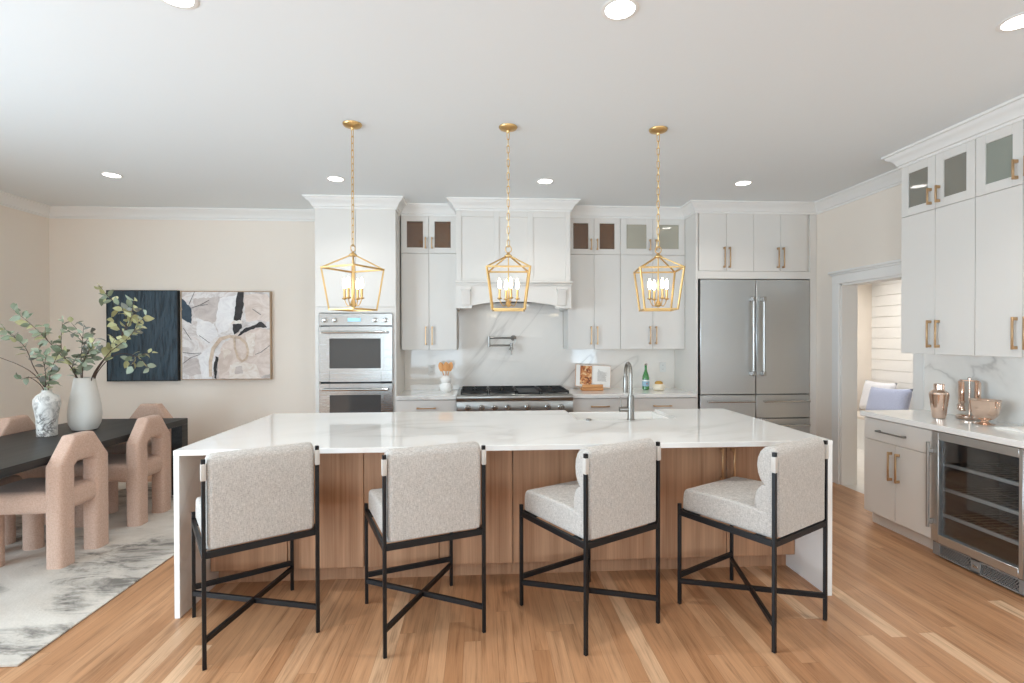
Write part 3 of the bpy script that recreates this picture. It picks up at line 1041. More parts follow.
for nm, x0, x1 in (('left_page', -.20, 0), ('right_page', 0, .20)):
    m = MB(); m.loft(page(x0, x1, 0)); pg = m.build('page_block', PAPER, r)
    m = MB()
    if x0 < 0:
        m.loft([[tilt @ Vector(p) for p in ((x, -.018, .02), (x, -.0165, .02), (x, -.0165, .235), (x, -.018, .235))] for x in (-.155, -.02)])
        m.build('food_photo', FOOD, pg)
    else:
        rr = random.Random(3)
        for k in range(13):
            zz = .195 - k * .0105
            xa, xb = (.045, .155) if k > 2 else (.05, .05 + .1 * rr.random())
            m.loft([[tilt @ Vector(p) for p in ((x, -.0185, zz), (x, -.0165, zz), (x, -.0165, zz + .0035), (x, -.0185, zz + .0035))] for x in (xa, xb - .02 * rr.random())])
        m.build('text_lines', INK, pg)
m = MB(); m.box(-.205, .205, .004, .010, -.004, .25, .001, 1, tilt); m.build('cover', TAN, r)

# ---- bottle and dish
bx, by = 1.915, 5.83
r = thing('glass_bottle', 'green glass water bottle with pale blue label by the outlet', 'bottle', (bx, by, .914))
m = MB(); m.lathe([(.034, .914), (.040, .92), (.040, 1.05), (.034, 1.08), (.018, 1.125), (.0135, 1.15), (.0135, 1.195), (.015, 1.197), (.015, 1.203)], (bx, by, 0), 28); m.build('bottle_glass', GREENGL, r)
m = MB(); m.lathe([(.0405, .955), (.0412, .955), (.0412, 1.03), (.0405, 1.03)], (bx, by, 0), 28, caps=False)
m.mi = 1; m.lathe([(.0413, 1.012), (.0416, 1.012), (.0416, 1.028), (.0413, 1.028)], (bx, by, 0), 28, caps=False)
m.mi = 2
st = []
for k in range(10):
    rr_ = .011 if k % 2 == 0 else .0045
    an = pi / 2 + k * pi / 5
    st.append((bx + rr_ * cos(an), .985 + rr_ * sin(an)))
m.prism(st, by - .0425, by - .0412, 'xz')
m.build('label_band', [LABELBLUE, LABELWHITE, REDP], r)
m = MB(); m.lathe([(.0142, 1.195), (.0156, 1.198), (.0156, 1.214), (.013, 1.217)], (bx, by, 0), 20); m.build('cap', CHROME, r)
bx, by = 2.037, 5.74
r = thing('ceramic_dish', 'round cream dish with golden scrub brush top beside the bottle', 'dish', (bx, by, .914))
m = MB(); m.lathe([(.042, .914), (.062, .925), (.070, .948), (.066, .972), (.050, .988), (.046, .986), (.055, .965), (.05, .935), (.001, .93)], (bx, by, 0), 30); m.build('bowl', CREAM, r)
m = MB(); m.lathe([(.040, .950), (.044, .985), (.044, 1.0), (.038, 1.012), (.022, 1.02), (.001, 1.022)], (bx, by, 0), 26); m.build('brush', GOLDENB, r)

# ------------------------------------------------------------------ island
IX0, IX1, IY0, IY1 = -1.658, 2.060, 2.877, 4.235
SX0, SX1, SY0 = .708, 1.468, 3.742
m = MB()
m.prism([(IX0, IY0), (IX1, IY0), (IX1, IY1), (SX1, IY1), (SX1, SY0), (SX0, SY0), (SX0, IY1), (IX0, IY1)], .884, .914, 'xy', .002, 1)
m.box(IX0, IX0 + .03, IY0, IY1, 0, .884, .0015); m.box(IX1 - .03, IX1, IY0, IY1, 0, .884, .0015)
tag(m.build('island_worktop', QUARTZ), 'long white quartz island top with waterfall ends', 'worktop')
IF = 3.182
bw = (IX1 - IX0 - .064) / 8
names = ['oak double-door island cabinet nearest the dining table, behind the first stool',
         'oak double-door island cabinet second from the dining end, behind the second stool',
         'oak double-door island cabinet third from the dining end, behind the third stool',
         'oak double-door island cabinet with visible brass pulls, at the fridge end']
for k in range(4):
    x0 = IX0 + .032 + 2 * k * bw
    r = thing('island_cabinet', names[k], 'cabinet', (x0, IF, 0), 0, 'oak island cabinets facing the stools')
    m = MB(); m.box(.001, 2 * bw - .001, .022, .36, .112, .882); m.box(.001, 2 * bw - .001, .10, .36, 0, .112); m.build('cabinet_body', OAK, r, local=True)
    for j in (0, 1):
        a, b = j * bw, (j + 1) * bw
        d = MB().box(a + .002, b - .002, 0, .02, .115, .878, .002).build('door', OAK, r, local=True)
        hx = b - .038 if j == 0 else a + .038
        handle_v(r, d, hx, .605, .815)
# kitchen-side base cabinets of the island
for x0, x1, zt_, lab in ((IX0 + .032, SX0 - .03, .882, 'oak island base cabinet on the range side, left of the sink'), (SX0 - .028, SX1 + .028, .64, 'oak island sink base cabinet under the white sink'), (SX1 + .03, IX1 - .032, .882, 'oak island base cabinet on the range side, right of the sink')):
    r = thing('island_base_cabinet', lab, 'cabinet', (x1, 4.18, 0), pi)
    w = x1 - x0
    m = MB(); m.box(0, w, .022, .62, .112, zt_); m.box(0, w, .1, .62, 0, .112); m.build('cabinet_body', OAK, r, local=True)
    n = 2 if w < 1 else 4
    for j in range(n):
        d = MB().box(j * w / n + .002, (j + 1) * w / n - .002, 0, .02, .115, zt_ - .004, .002).build('door', OAK, r, local=True)
        handle_v(r, d, (j + 1) * w / n - .04 if j % 2 == 0 else j * w / n + .04, zt_ - .28, zt_ - .07)
# sink
r = thing('farmhouse_sink', 'white apron-front sink let into the island top', 'sink', ((SX0 + SX1) / 2, 3.99, .645))
m = MB()
t = .025
x0, x1, y0, y1, z0, z1 = SX0 + .003, SX1 - .003, SY0 + .003, 4.245, .645, .897
m.box(x0, x1, y0, y1, z0, z0 + .03, .004); m.box(x0, x0 + t, y0, y1, z0 + .03, z1, .005); m.box(x1 - t, x1, y0, y1, z0 + .03, z1, .005)
m.box(x0 + t, x1 - t, y0, y0 + t, z0 + .03, z1, .005); m.box(x0 + t, x1 - t, y1 - .035, y1, z0 + .03, z1, .006)
m.build('basin', PORC, r)
m = MB(); m.lathe([(.05, z0 + .03), (.048, z0 + .034), (.03, z0 + .033), (.001, z0 + .031)], ((x0 + x1) / 2, 3.98, 0), 24); m.build('drain', NICKEL, r)
# faucet
fx, fy = 1.105, 3.705
r = thing('kitchen_faucet', 'tall brushed nickel pull-down faucet on the island', 'faucet', (fx, fy, .914))
m = MB(); m.lathe([(.030, .914), (.030, .919), (.025, .924), (.0235, 1.05), (.0235, 1.09), (.0185, 1.095), (.018, 1.10)], (fx, fy, 0), 24); m.build('faucet_body', NICKEL, r)
pts = [(fx, fy, 1.09), (fx, fy, 1.24)]
ax, ay = .015, .19
for k in range(1, 13):
    a = pi * k / 12
    pts.append((fx + ax * (1 - cos(a)) / 2, fy + ay * (1 - cos(a)) / 2, 1.24 + .085 * sin(a)))
ex, ey = fx + ax, fy + ay
pts.append((ex, ey, 1.215))
m = MB(); m.tube(pts, .0125, 14); m.build('spout', NICKEL, r)
m = MB(); m.lathe([(.014, 1.225), (.0175, 1.215), (.019, 1.12), (.017, 1.095), (.012, 1.094)], (ex, ey, 0), 18); m.build('sprayer', NICKEL, r)
m = MB(); m.cyl((fx - .02, fy, .992), (fx - .085, fy, .992), .0195, 18); m.cyl((fx - .074, fy, 1.0), (fx - .078, fy - .002, 1.085), .0055, 10); m.build('lever_handle', NICKEL, r)
r = tag(MB().lathe([(.022, .914), (.022, .922), (.018, .926), (.001, .927)], (.79, 3.70, 0), 20).build('air_switch', NICKEL), 'small round steel button on the island left of the sink', 'switch')

# ------------------------------------------------------------------ counter stools
def soft_extrude(m, prof, x0, x1, r, n=5, cx=None):
    """prof: (y,z) loop; extruded along x with ends rounded by r"""
    cy = sum(p[0] for p in prof) / len(prof); cz = sum(p[1] for p in prof) / len(prof)
    hy = (max(p[0] for p in prof) - min(p[0] for p in prof)) / 2
    hz = (max(p[1] for p in prof) - min(p[1] for p in prof)) / 2
    secs = []
    xs = [x0 + r * (1 - cos(pi / 2 * k / n)) for k in range(n + 1)]
    xs += [x1 - r * (1 - cos(pi / 2 * k / n)) for k in range(n, -1, -1)]
    for x in xs:
        dxe = min(x - x0, x1 - x)
        e = r - math.sqrt(max(0, r * r - (r - min(dxe, r)) ** 2))
        sy, sz = max(.05, (hy - e) / hy), max(.05, (hz - e) / hz)
        secs.append([(x, cy + (p[0] - cy) * sy, cz + (p[1] - cz) * sz) for p in prof])
    m.loft(secs)
def round_loop(pts, r, n=4):
    out = []
    N = len(pts)
    for i in range(N):
        p0, p, p1 = Vector(pts[i - 1]), Vector(pts[i]), Vector(pts[(i + 1) % N])
        a, b = (p0 - p), (p1 - p)
        rr = min(r if not isinstance(r, (list, tuple)) else r[i], a.length * .48, b.length * .48)
        s, e = p + a.normalized() * rr, p + b.normalized() * rr
        for k in range(n + 1):
            t = k / n
            out.append(tuple(s * (1 - t) ** 2 + p * (2 * t * (1 - t)) + e * t ** 2))
    return out

def make_stool():
    r = thing('counter_stool', '', 'stool', (0, 0, 0), 0, 'linen counter stools along the island')
    lx, ly, q = .2525, .2745, .0088
    for sx in (-1, 1):
        m = MB(); m.box(sx * lx - q, sx * lx + q, -ly - q, -ly + q, 0, .966, .0015); m.build('leg', BLACK, r)
        m = MB(); m.box(sx * lx - q, sx * lx + q, ly - q, ly + q, 0, .574, .0015); m.build('leg', BLACK, r)
    m = MB()
    for sx in (-1, 1):
        m.box(sx * lx - q, sx * lx + q, -ly + q, ly - q, .508, .538, .0015)
    for sy in (-1, 1):
        m.box(-lx + q, lx - q, sy * ly - q, sy * ly + q, .508, .538, .0015)
    for yy in (-.19, .19):
        m.box(-lx + q, lx - q, yy - .02, yy + .02, .526, .5385)
    m.build('seat_frame', BLACK, r)
    m = MB(); m.box(-lx + q, lx - q, ly - q, ly + q, .15, .178, .0015); m.build('footrest', BLACK, r)
    m = MB()
    for s in (-1, 1):
        m.bar((-lx * s, -ly, .131), (lx * s, ly, .131), .018, .026, bev=.0015)
    m.build('cross_stretcher', BLACK, r)
    # seat cushion
    m = MB()
    lp = round_loop([(-.264, .5385), (.264, .5385), (.2655, .60), (.256, .662), (.0, .674), (-.264, .666)], [.008, .012, .03, .045, .2, .03], 4)
    soft_extrude(m, lp, -.2435, .2435, .018)
    m.build('seat', LINEN, r, angle=70)
    # backrest with two channels
    lp = [(-.286, .552)]
    lp += [(-.286, .70), (-.287, .85), (-.286, .945), (-.28, .966), (-.265, .980), (-.245, .985)]
    for k in range(0, 9):
        a = pi / 2 - pi * k / 8
        lp.append((-.232 + .062 * cos(a), .888 + .095 * sin(a)))
    for k in range(1, 9):
        a = pi / 2 - pi * k / 8
        lp.append((-.226 + .072 * cos(a), .697 + .098 * sin(a)))
    lp += [(-.232, .57), (-.262, .552)]
    m = MB(); soft_extrude(m, lp, -.2405, .2405, .028, 5)
    b = m.build('backrest', LINEN, r, angle=70)
    for sx in (-1, 1):
        m = MB(); m.box(sx * lx - .0115, sx * lx + .0115, -.2865, -.2625, .868, .945, .003, 2); m.build('strap', LEATHER, b)
    return r
st0 = make_stool()
SPOTS = [((-1.2015, 2.793), 32.5, 'linen counter stool nearest the dining table, at the island left end'),
         ((-.318, 2.806), 21.0, 'second linen counter stool from the dining table, turned least, back to the camera'),
         ((.586, 2.779), 29.5, 'third linen counter stool from the dining table, below the island sink'),
         ((1.489, 2.742), 30.5, 'linen counter stool at the island right end, nearest the wine cooler')]
for i, ((x, y), a, lab) in enumerate(SPOTS):
    if i == 0:
        st0.location = (x, y, 0); st0.rotation_euler = (0, 0, radians(a)); st0['label'] = lab
    else:
        dup(st0, (x, y, 0), radians(a), lab)

# ------------------------------------------------------------------ pendants
def make_pendant():
    r = thing('lantern_pendant', '', 'pendant lamp', (0, 0, 0), 0, 'gold lantern pendants over the island')
    m = MB(); m.lathe([(.064, 0), (.064, -.006), (.058, -.014), (.03, -.024), (.012, -.028), (.009, -.04), (.001, -.041)], (0, 0, 0), 28); m.build('canopy', GOLD, r)
    zt = -.855                                                    # top of the finial ring
    m = MB()
    zz, k = -.036, 0
    L, R_ = .052, .0085
    while zz - L > zt - .012:
        pts = []
        for j in range(12):
            a = 2 * pi * j / 12
            cxx = R_ * cos(a)
            czz = (L / 2 - R_) * (1 if sin(a) >= 0 else -1) + R_ * sin(a)
            p = Vector((cxx, 0, czz)) if k % 2 == 0 else Vector((0, cxx, czz))
            pts.append(p + Vector((0, 0, zz - L / 2)))
        pts.append(pts[0]); 
        m.tube(pts, .0029, 6, caps=False)
        zz -= L - .0055
        k += 1
    m.build('chain', GOLD, r)
    zb = zz + .004
    m = MB()
    pts = [Vector((.0, 0, zb)) + Vector((.021 * sin(2 * pi * j / 16) * (1.0 if True else 1), 0, -.024 + .024 * cos(2 * pi * j / 16))) for j in range(17)]
    m.tube(pts, .0035, 8, caps=False)
    m.lathe([(.006, zb - .048), (.012, zb - .054), (.018, zb - .062), (.028, zb - .068), (.028, zb - .078), (.006, zb - .082)], (0, 0, 0), 20)
    m.build('finial', GOLD, r)
    capz = zb - .076
    ru, rl, zu, zl = .1455, .110, -.985, -1.266                    # half widths and heights of the cage
    b = .0115
    m = MB()
    cu = [(-ru, -ru), (ru, -ru), (ru, ru), (-ru, ru)]
    cl = [(-rl, -rl), (rl, -rl), (rl, rl), (-rl, rl)]
    for i in range(4):
        a, c = cu[i], cu[(i + 1) % 4]
        m.bar((a[0], a[1], zu), (c[0], c[1], zu), b, bev=.001)
        a2, c2 = cl[i], cl[(i + 1) % 4]
        m.bar((a2[0], a2[1], zl), (c2[0], c2[1], zl), b, bev=.001)
        m.bar((a2[0], a2[1], zl - b / 2), (a[0], a[1], zu + b / 2), b, up=(a[1], -a[0], 0), bev=.001)
        m.bar((a[0], a[1], zu), (a[0] * .12, a[1] * .12, capz), b * .8, up=(a[1], -a[0], 0), bev=.001)
    m.build('cage', GOLD, r)
    m = MB(); m.cyl((0, 0, capz), (0, 0, zl + .03), .0045, 10)
    m.lathe([(.001, zl + .015), (.012, zl + .022), (.02, zl + .036), (.016, zl + .055), (.008, zl + .065), (.006, zl + .1)], (0, 0, 0), 16)
    for i in range(4):
        a = radians(15) + i * pi / 2
        d = Vector((cos(a), sin(a), 0))
        pts = [Vector((0, 0, zl + .045)) + d * .012]
        for k in range(1, 9):
            t = k / 8
            pts.append(d * (.012 + .052 * t) + Vector((0, 0, zl + .045 - .022 * sin(pi * t) + .028 * t ** 3)))
        m.tube(pts, .0035, 8)
        e = pts[-1]
        m.lathe([(.004, e.z - .004), (.016, e.z + .002), (.018, e.z + .008), (.008, e.z + .008)], (e.x, e.y, 0), 14)
    m.build('candle_arms', GOLD, r)
    for i in range(4):
        a = radians(15) + i * pi / 2
        ex, ey, ez = .064 * cos(a), .064 * sin(a), zl + .081
        m = MB(); m.lathe([(.0085, ez), (.0085, ez + .062), (.006, ez + .064)], (ex, ey, 0), 14); s = m.build('candle_sleeve', GOLD, r)
        m = MB(); m.lathe([(.006, ez + .064), (.0105, ez + .078), (.0125, ez + .094), (.0095, ez + .115), (.004, ez + .133), (.001, ez + .138)], (ex, ey, 0), 14); m.build('bulb', BULB, s)
    return r
pd = make_pendant()
for i, (x, y, a, lab) in enumerate(((-.866, 3.572, radians(45 + 13.5 + 2), 'gold lantern pendant in front of the oven tower, corner towards the camera'), (.198, 3.56, radians(-3), 'middle gold lantern pendant, in front of the range hood'), (1.252, 3.54, radians(-9), 'gold lantern pendant nearest the fridge, over the faucet'))):
    if i == 0:
        pd.location = (x, y, H); pd.rotation_euler = (0, 0, a); pd['label'] = lab
    else:
        dup(pd, (x, y, H), a, lab)

# ------------------------------------------------------------------ recessed can lights
def make_can():
    r = thing('recessed_light', '', 'ceiling light', (0, 0, 0), 0, 'round recessed lights in the white ceiling')
    m = MB(); m.lathe([(.082, 0), (.084, -.003), (.078, -.005), (.066, -.005), (.064, 0)], (0, 0, 0), 32, caps=False); m.build('trim_ring', TRIM, r)
    m = MB(); m.lathe([(.066, -.0005), (.066, -.003), (.05, -.004), (.001, -.004)], (0, 0, 0), 28); m.build('lens', CANLENS, r)
    return r
cn = make_can()
CANS = [(-3.276, 4.80, 'recessed ceiling light over the dining table, left of the oven tower'), (-1.316, 4.80, 'recessed ceiling light in front of the oven tower'),
        (.61, 4.766, 'recessed ceiling light in front of the range hood'), (2.492, 4.725, 'recessed ceiling light in front of the fridge'),
        (-1.292, 2.285, 'recessed ceiling light at the top edge of the photo, left of centre'), (.625, 2.256, 'recessed ceiling light at the top edge of the photo, right of centre'),
        (2.498, 2.233, 'recessed ceiling light above the right wall cabinets')]
for i, (x, y, lab) in enumerate(CANS):
    if i == 0:
        cn.location = (x, y, H); cn['label'] = lab
    else:
        dup(cn, (x, y, H), 0, lab)
for x, y, lab in CANS + [(4.75, 6.15, 'mud')]:
    area('can_glow', (x, y, H - .008), (0, 0, -1), .12, .12, 22.0 if lab == 'mud' else 3.4 if y > 4 else 6.6, (1.0, .97, .93), 'DISK', 120)

# ------------------------------------------------------------------ right-hand wall of cabinets (local frame turned to face -X)
RZ = -pi / 2
BX, BY = 3.148, 4.02
r = thing('base_cabinet', 'white base cabinet with drawer and two brass-handled doors beside the wine cooler', 'cabinet', (BX, BY, 0), RZ)
w = .634
m = MB(); m.box(0, w, .022, RW - BX - .002, .1, .872); m.box(.0, w, .075, .3, 0, .1); m.build('cabinet_body', CAB, r, local=True)
d = slab(r, 0, w, .694, .866, 'drawer'); handle_h(d, .155, .42, .775, mat=NICKEL)
for k, (a, b) in enumerate(((0, w / 2), (w / 2, w))):
    d = slab(r, a, b, .105, .694); handle_v(r, d, b - .035 if k == 0 else a + .035, .415, .638)
# cooler
def make_cooler():
    r = thing('wine_cooler', 'stainless glass-door wine cooler with empty shelves under the right counter', 'cooler', (BX - .012, BY - w - .004, 0), RZ)
    cw_ = .612
    D = .50
    m = MB()
    m.box(.004, .02, .05, D, .1, .868); m.box(cw_ - .02, cw_ - .004, .05, D, .1, .868)
    m.box(.02, cw_ - .02, .05, D, .1, .116); m.box(.02, cw_ - .02, .05, D, .85, .868)
    m.box(.02, cw_ - .02, D - .015, D, .116, .85)
    m.box(.03, cw_ - .03, .06, D, .0, .1)
    m.build('cooler_body', COOLIN, r, local=True)
    for zz in (.284, .464, .638):
        m = MB()
        m.box(.03, cw_ - .03, .062, .078, zz - .011, zz + .011, .002)
        m.mi = 1
        for k in range(12):
            x = .04 + k * (cw_ - .08) / 11
            m.cyl((x, .078, zz), (x, D - .02, zz), .0028, 6)
        for yy in (.2, .36):
            m.cyl((.022, yy, zz - .006), (cw_ - .022, yy, zz - .006), .0035, 6)
        m.build('shelf', [SHELFF, NICKEL], r, local=True)
    m = MB()
    s = .058
    z0, z1 = .106, .868
    m.box(.002, s, 0, .04, z0, z1, .003); m.box(cw_ - s + .03, cw_ - .002, 0, .04, z0, z1, .003)
    m.box(s, cw_ - s + .03, 0, .04, z0, .162, .002); m.box(s, cw_ - s + .03, 0, .04, .812, z1, .002)
    d = m.build('door', STEELV, r, local=True)
    m = MB(); m.box(s, cw_ - s + .03, .015, .025, .162, .812); m.build('glass_pane', SMOKE, d, local=True)
    m = MB(); m.cyl((.012, -.034, .20), (.012, -.034, .79), .0105, 14)
    for zz in (.24, .73):
        m.box(.002, .024, -.034, .0, zz - .016, zz + .016, .003)
    m.build('handle', STEEL, d, local=True)
    m = MB()
    m.box(.004, .06, .012, .05, .012, .1, .002); m.box(.28, .345, .012, .05, .012, .1, .002); m.box(cw_ - .035, cw_ - .004, .012, .05, .012, .1, .002)
    m.box(.06, cw_ - .035, .012, .05, .012, .022); m.box(.06, cw_ - .035, .012, .05, .09, .1)
    for a, b in ((.062, .278), (.347, cw_ - .037)):
        n = 15
        for k in range(n):
            x = a + (b - a) * k / (n - 1)
            for sgn in (-1, 1):
                x2 = x + sgn * .05
                xa, xb = max(a, min(b, x)), max(a, min(b, x2))
                if abs(xb - xa) > .004:
                    zA = .022; zB = .022 + .068 * abs(xb - xa) / .05
                    m.bar((xa, .02, zA), (xb, .02, zB), .0045, .004, up=(0, 1, 0))
    g = m.build('vent_grille', GRILLE, r, local=True)
    m = MB(); m.box(.296, .329, .0095, .012, .045, .062, .002); m.mi = 1; m.prism([(.300, .05), (.306, .05), (.312, .059), (.320, .050), (.326, .059), (.318, .056), (.311, .06)], .0085, .0095, 'xz'); m.build('emblem', [CHROME, DARK], g, local=True)
make_cooler()
r = thing('base_cabinet', 'white base cabinet at the right frame edge past the wine cooler', 'cabinet', (BX, BY - w - .004 - .616, 0), RZ)
m = MB(); m.box(0, .8, .022, RW - BX - .002, .1, .872); m.box(0, .8, .075, .3, 0, .1); m.build('cabinet_body', CAB, r, local=True)
for k, (a, b) in enumerate(((0, .4), (.4, .8))):
    d = slab(r, a, b, .105, .866); handle_v(r, d, b - .035 if k == 0 else a + .035, .6, .82)
tag(MB().box(BX - .028, RW - .021, 1.97, BY + .015, .874, .914, .003).build('worktop', QUARTZ), 'white quartz worktop over the wine cooler along the right wall', 'worktop')
tag(MB().box(RW - .02, RW - .0005, 1.97, 4.035, .874, 1.41).build('backsplash', SPLASH), 'white quartz backsplash behind the copper bar tools', 'backsplash')
# wall cabinets
UD = RW - RU - .021
def right_upper(label, y, w, inner, pane, zs=2.466, zb=1.388, zt=2.866, st=.064):
    r = thing('wall_cabinet', label, 'cabinet', (RU, y, 0), RZ)
    m = MB(); m.box(0, w, .022, UD, zb, zs - .001); hollow(m, 0, w, .022, UD, zs + .001, zt); m.build('cabinet_body', [CAB, inner], r, local=True)
    c = w / 2
    for k, (a, b) in enumerate(((0, c), (c, w))):
        hx = b - .035 if k == 0 else a + .035
        d = slab(r, a, b, zb, zs); handle_v(r, d, hx, 1.438, 1.643)
        g = glass_door(r, a, b, zs, zt, st, pane=pane); handle_v(r, g, hx, 2.503, 2.628)
right_upper('white right-wall cabinet with dim glass tops, nearest the doorway', 3.902, .613, KHAKI, FROSTD)
right_upper('white right-wall cabinet with greenish glass top, at the frame edge', 3.287, .613, KHAKIG, FROSTG)

# ---- copper bar ware on the right counter
x, y = 3.411, 3.611
r = thing('cocktail_shaker', 'rose gold cocktail shaker standing alone on the right counter', 'shaker', (x, y, .914))
m = MB(); m.lathe([(.036, .914), (.041, .918), (.060, 1.085), (.061, 1.092), (.058, 1.096)], (x, y, 0), 30); m.build('cup', ROSE, r)
m = MB(); m.lathe([(.059, 1.094), (.057, 1.105), (.037, 1.122), (.033, 1.126), (.033, 1.166), (.028, 1.170), (.001, 1.171)], (x, y, 0), 30); m.build('lid', ROSE, r)
x, y = 3.60, 3.56
r = thing('bar_tool_set', 'rose gold stand hung with bar tools behind the copper bowl', 'bar tools', (x, y, .914))
m = MB(); m.lathe([(.075, .914), (.078, .92), (.078, .936), (.07, .942), (.01, .944)], (x, y, 0), 30); m.cyl((x, y, .94), (x, y, 1.20), .006, 12)
m.lathe([(.001, 1.222), (.012, 1.212), (.012, 1.204), (.004, 1.198)], (x, y, 0), 16); m.build('stand', ROSE, r)
m = MB(); m.bar((x, y - .075, 1.195), (x, y + .075, 1.195), .007); m.bar((x - .06, y, 1.195), (x + .06, y, 1.195), .007); m.build('cross_hook', ROSE, r)
for dx, dy, kind in ((0, -.07, 0), (0, .07, 1), (-.058, 0, 2), (.058, 0, 3)):
    m = MB(); px, py = x + dx, y + dy
    m.box(px - .011, px + .011, py - .012, py + .012, 1.02, 1.19, .004)
    if kind == 0:
        m.box(px - .004, px + .004, py - .024, py + .024, .962, 1.05, .003)
    elif kind == 1:
        m.lathe([(.001, .96), (.022, .975), (.026, 1.0), (.012, 1.025), (.006, 1.035)], (px, py, 0), 14)
    elif kind == 2:
        m.lathe([(.020, .975), (.022, .98), (.006, 1.01), (.02, 1.045), (.019, 1.047)], (px, py, 0), 16)
    else:
        m.cyl((px, py, 1.04), (px, py, .965), .010, 12)
    m.build('bar_tool', ROSE, r)
x, y = 3.475, 3.325
r = thing('footed_bowl', 'polished rose gold footed ice bowl on the right counter', 'bowl', (x, y, .914))
m = MB(); m.lathe([(.056, .914), (.058, .917), (.03, .926), (.018, .938), (.026, .945), (.052, .956), (.072, .985), (.081, 1.03), (.086, 1.078), (.089, 1.082), (.086, 1.084), (.082, 1.078), (.077, 1.03), (.066, .988), (.045, .962), (.001, .955)], (x, y, 0), 36); m.build('bowl_body', ROSE, r)
for s in (-1, 1):
    pts = [(x, y + s * (.085 + .014 * sin(pi * k / 8)), 1.055 + .02 * cos(pi * k / 8)) for k in range(9)]
    MB().tube(pts, .004, 8).build('ring_handle', ROSE, r)
# open magazine
r = thing('open_magazine', 'open white magazine lying on the counter at the frame edge', 'magazine', (3.53, 3.0, .914))
m = MB()
for s in (-1, 1):
    secs = []
    for k in range(9):
        t = k / 8
        yy = 2.99 + s * .205 * t
        zt_ = .916 + .016 * sin(pi * min(1, t * .9 + .05)) ** .7
        secs.append([(3.405, yy, .9142), (3.655, yy, .9142), (3.655, yy, zt_), (3.405, yy, zt_)])
    m.loft(secs)
m.build('pages', PAPER, r)

# ------------------------------------------------------------------ mudroom bench and pillows
r = thing('mudroom_bench', 'white built-in bench seen through the right doorway', 'bench', (5.37, 6.3, 0))
m = MB(); m.box(5.09, MX - .002, 5.1, MY - .002, .415, .45, .004); m.build('bench_seat', plain('bench_top', srgb(216, 206, 194), .5), r)
m = MB(); m.box(5.13, MX - .002, 5.12, MY - .004, 0, .415); m.box(5.115, 5.13, 5.12, MY - .004, .33, .415, .002)
for yy in (5.12, 5.75, 6.4, MY - .06):
    m.box(5.115, 5.13, yy, yy + .05, 0, .33, .002)
m.build('bench_base', TRIM, r)
def pillow(name, label, c, wy, hz, th, rot, mat):
    r = thing(name, label, 'pillow', c, 0, 'pillows on the mudroom bench')
    m = MB()
    n = 14
    R = Matrix.Translation(c) @ rot
    grid = {}
    for side in (-1, 1):
        for i in range(n + 1):
            for j in range(n + 1):
                u, v = 2 * i / n - 1, 2 * j / n - 1
                k = ((1 - u ** 4) * (1 - v ** 4)) ** .45
                pin = 1 - .09 * (1 - u * u) * (abs(v)) ** 3
                pin2 = 1 - .07 * (1 - v * v) * (abs(u)) ** 3
                if side == 1 and k < 1e-6:
                    grid[(side, i, j)] = grid[(-1, i, j)]
                    continue
                p = R @ Vector((side * th * k, u * wy * pin2, v * hz * pin))
                grid[(side, i, j)] = m.bm.verts.new(p)
        for i in range(n):
            for j in range(n):
                q = [grid[(side, i, j)], grid[(side, i + 1, j)], grid[(side, i + 1, j + 1)], grid[(side, i, j + 1)]]
                m.bm.faces.new(q)
    m.build('cushion', mat, r, angle=180)
pillow('throw_pillow', 'blue oblong pillow leaning on the mudroom bench', (5.31, 6.37, .662), .34, .20, .075, Matrix.Rotation(radians(16), 4, 'Y') @ Matrix.Rotation(radians(-3), 4, 'X'), BLUEP)
pillow('throw_pillow', 'white square pillow behind the blue one on the mudroom bench', (5.49, 6.77, .69), .28, .22, .07, Matrix.Rotation(radians(14), 4, 'Y'), WHITEPIL)

# ------------------------------------------------------------------ wall art
def art_box(label, x0, x1, z0, z1, dep, framemat, canvmat, fw):
    r = thing('wall_art', label, 'painting', ((x0 + x1) / 2, BW, (z0 + z1) / 2))
    Y = BW - dep
    m = MB()
    m.box(x0, x0 + fw, Y, BW - .001, z0, z1); m.box(x1 - fw, x1, Y, BW - .001, z0, z1)
    m.box(x0 + fw, x1 - fw, Y, BW - .001, z0, z0 + fw); m.box(x0 + fw, x1 - fw, Y, BW - .001, z1 - fw, z1)
    m.build('frame', framemat, r)
    return r, Y + .004
r, Y = art_box('textured dark navy panel hung behind the leafy branches', -4.163, -3.395, 1.040, 2.060, .05, BLACK, NAVY, .010)
m = MB(); m.box(-4.153, -3.405, Y, BW - .01, 1.050, 2.050); rr = random.Random(11)
for k in range(150):
    x = rr.uniform(-4.145, -3.425); z = rr.uniform(1.06, 1.95); h = rr.uniform(.03, .12); wv = rr.uniform(.004, .012)
    if rr.random() < .12: h, wv = wv, h * .8
    m.box(x, min(x + wv, -3.41), Y - rr.uniform(.001, .003), Y, z, min(z + h, 2.045))
m.build('canvas', NAVY, r)
ax0, ax1, az0, az1 = -3.362, -2.378, 1.050, 2.054
r, Y = art_box('abstract blush, white and charcoal canvas in a thin wood frame', ax0, ax1, az0, az1, .05, FRAMEW, CANVAS, .010)
m = MB()
m.box(ax0 + .01, ax1 - .01, Y, BW - .01, az0 + .01, az1 - .01)
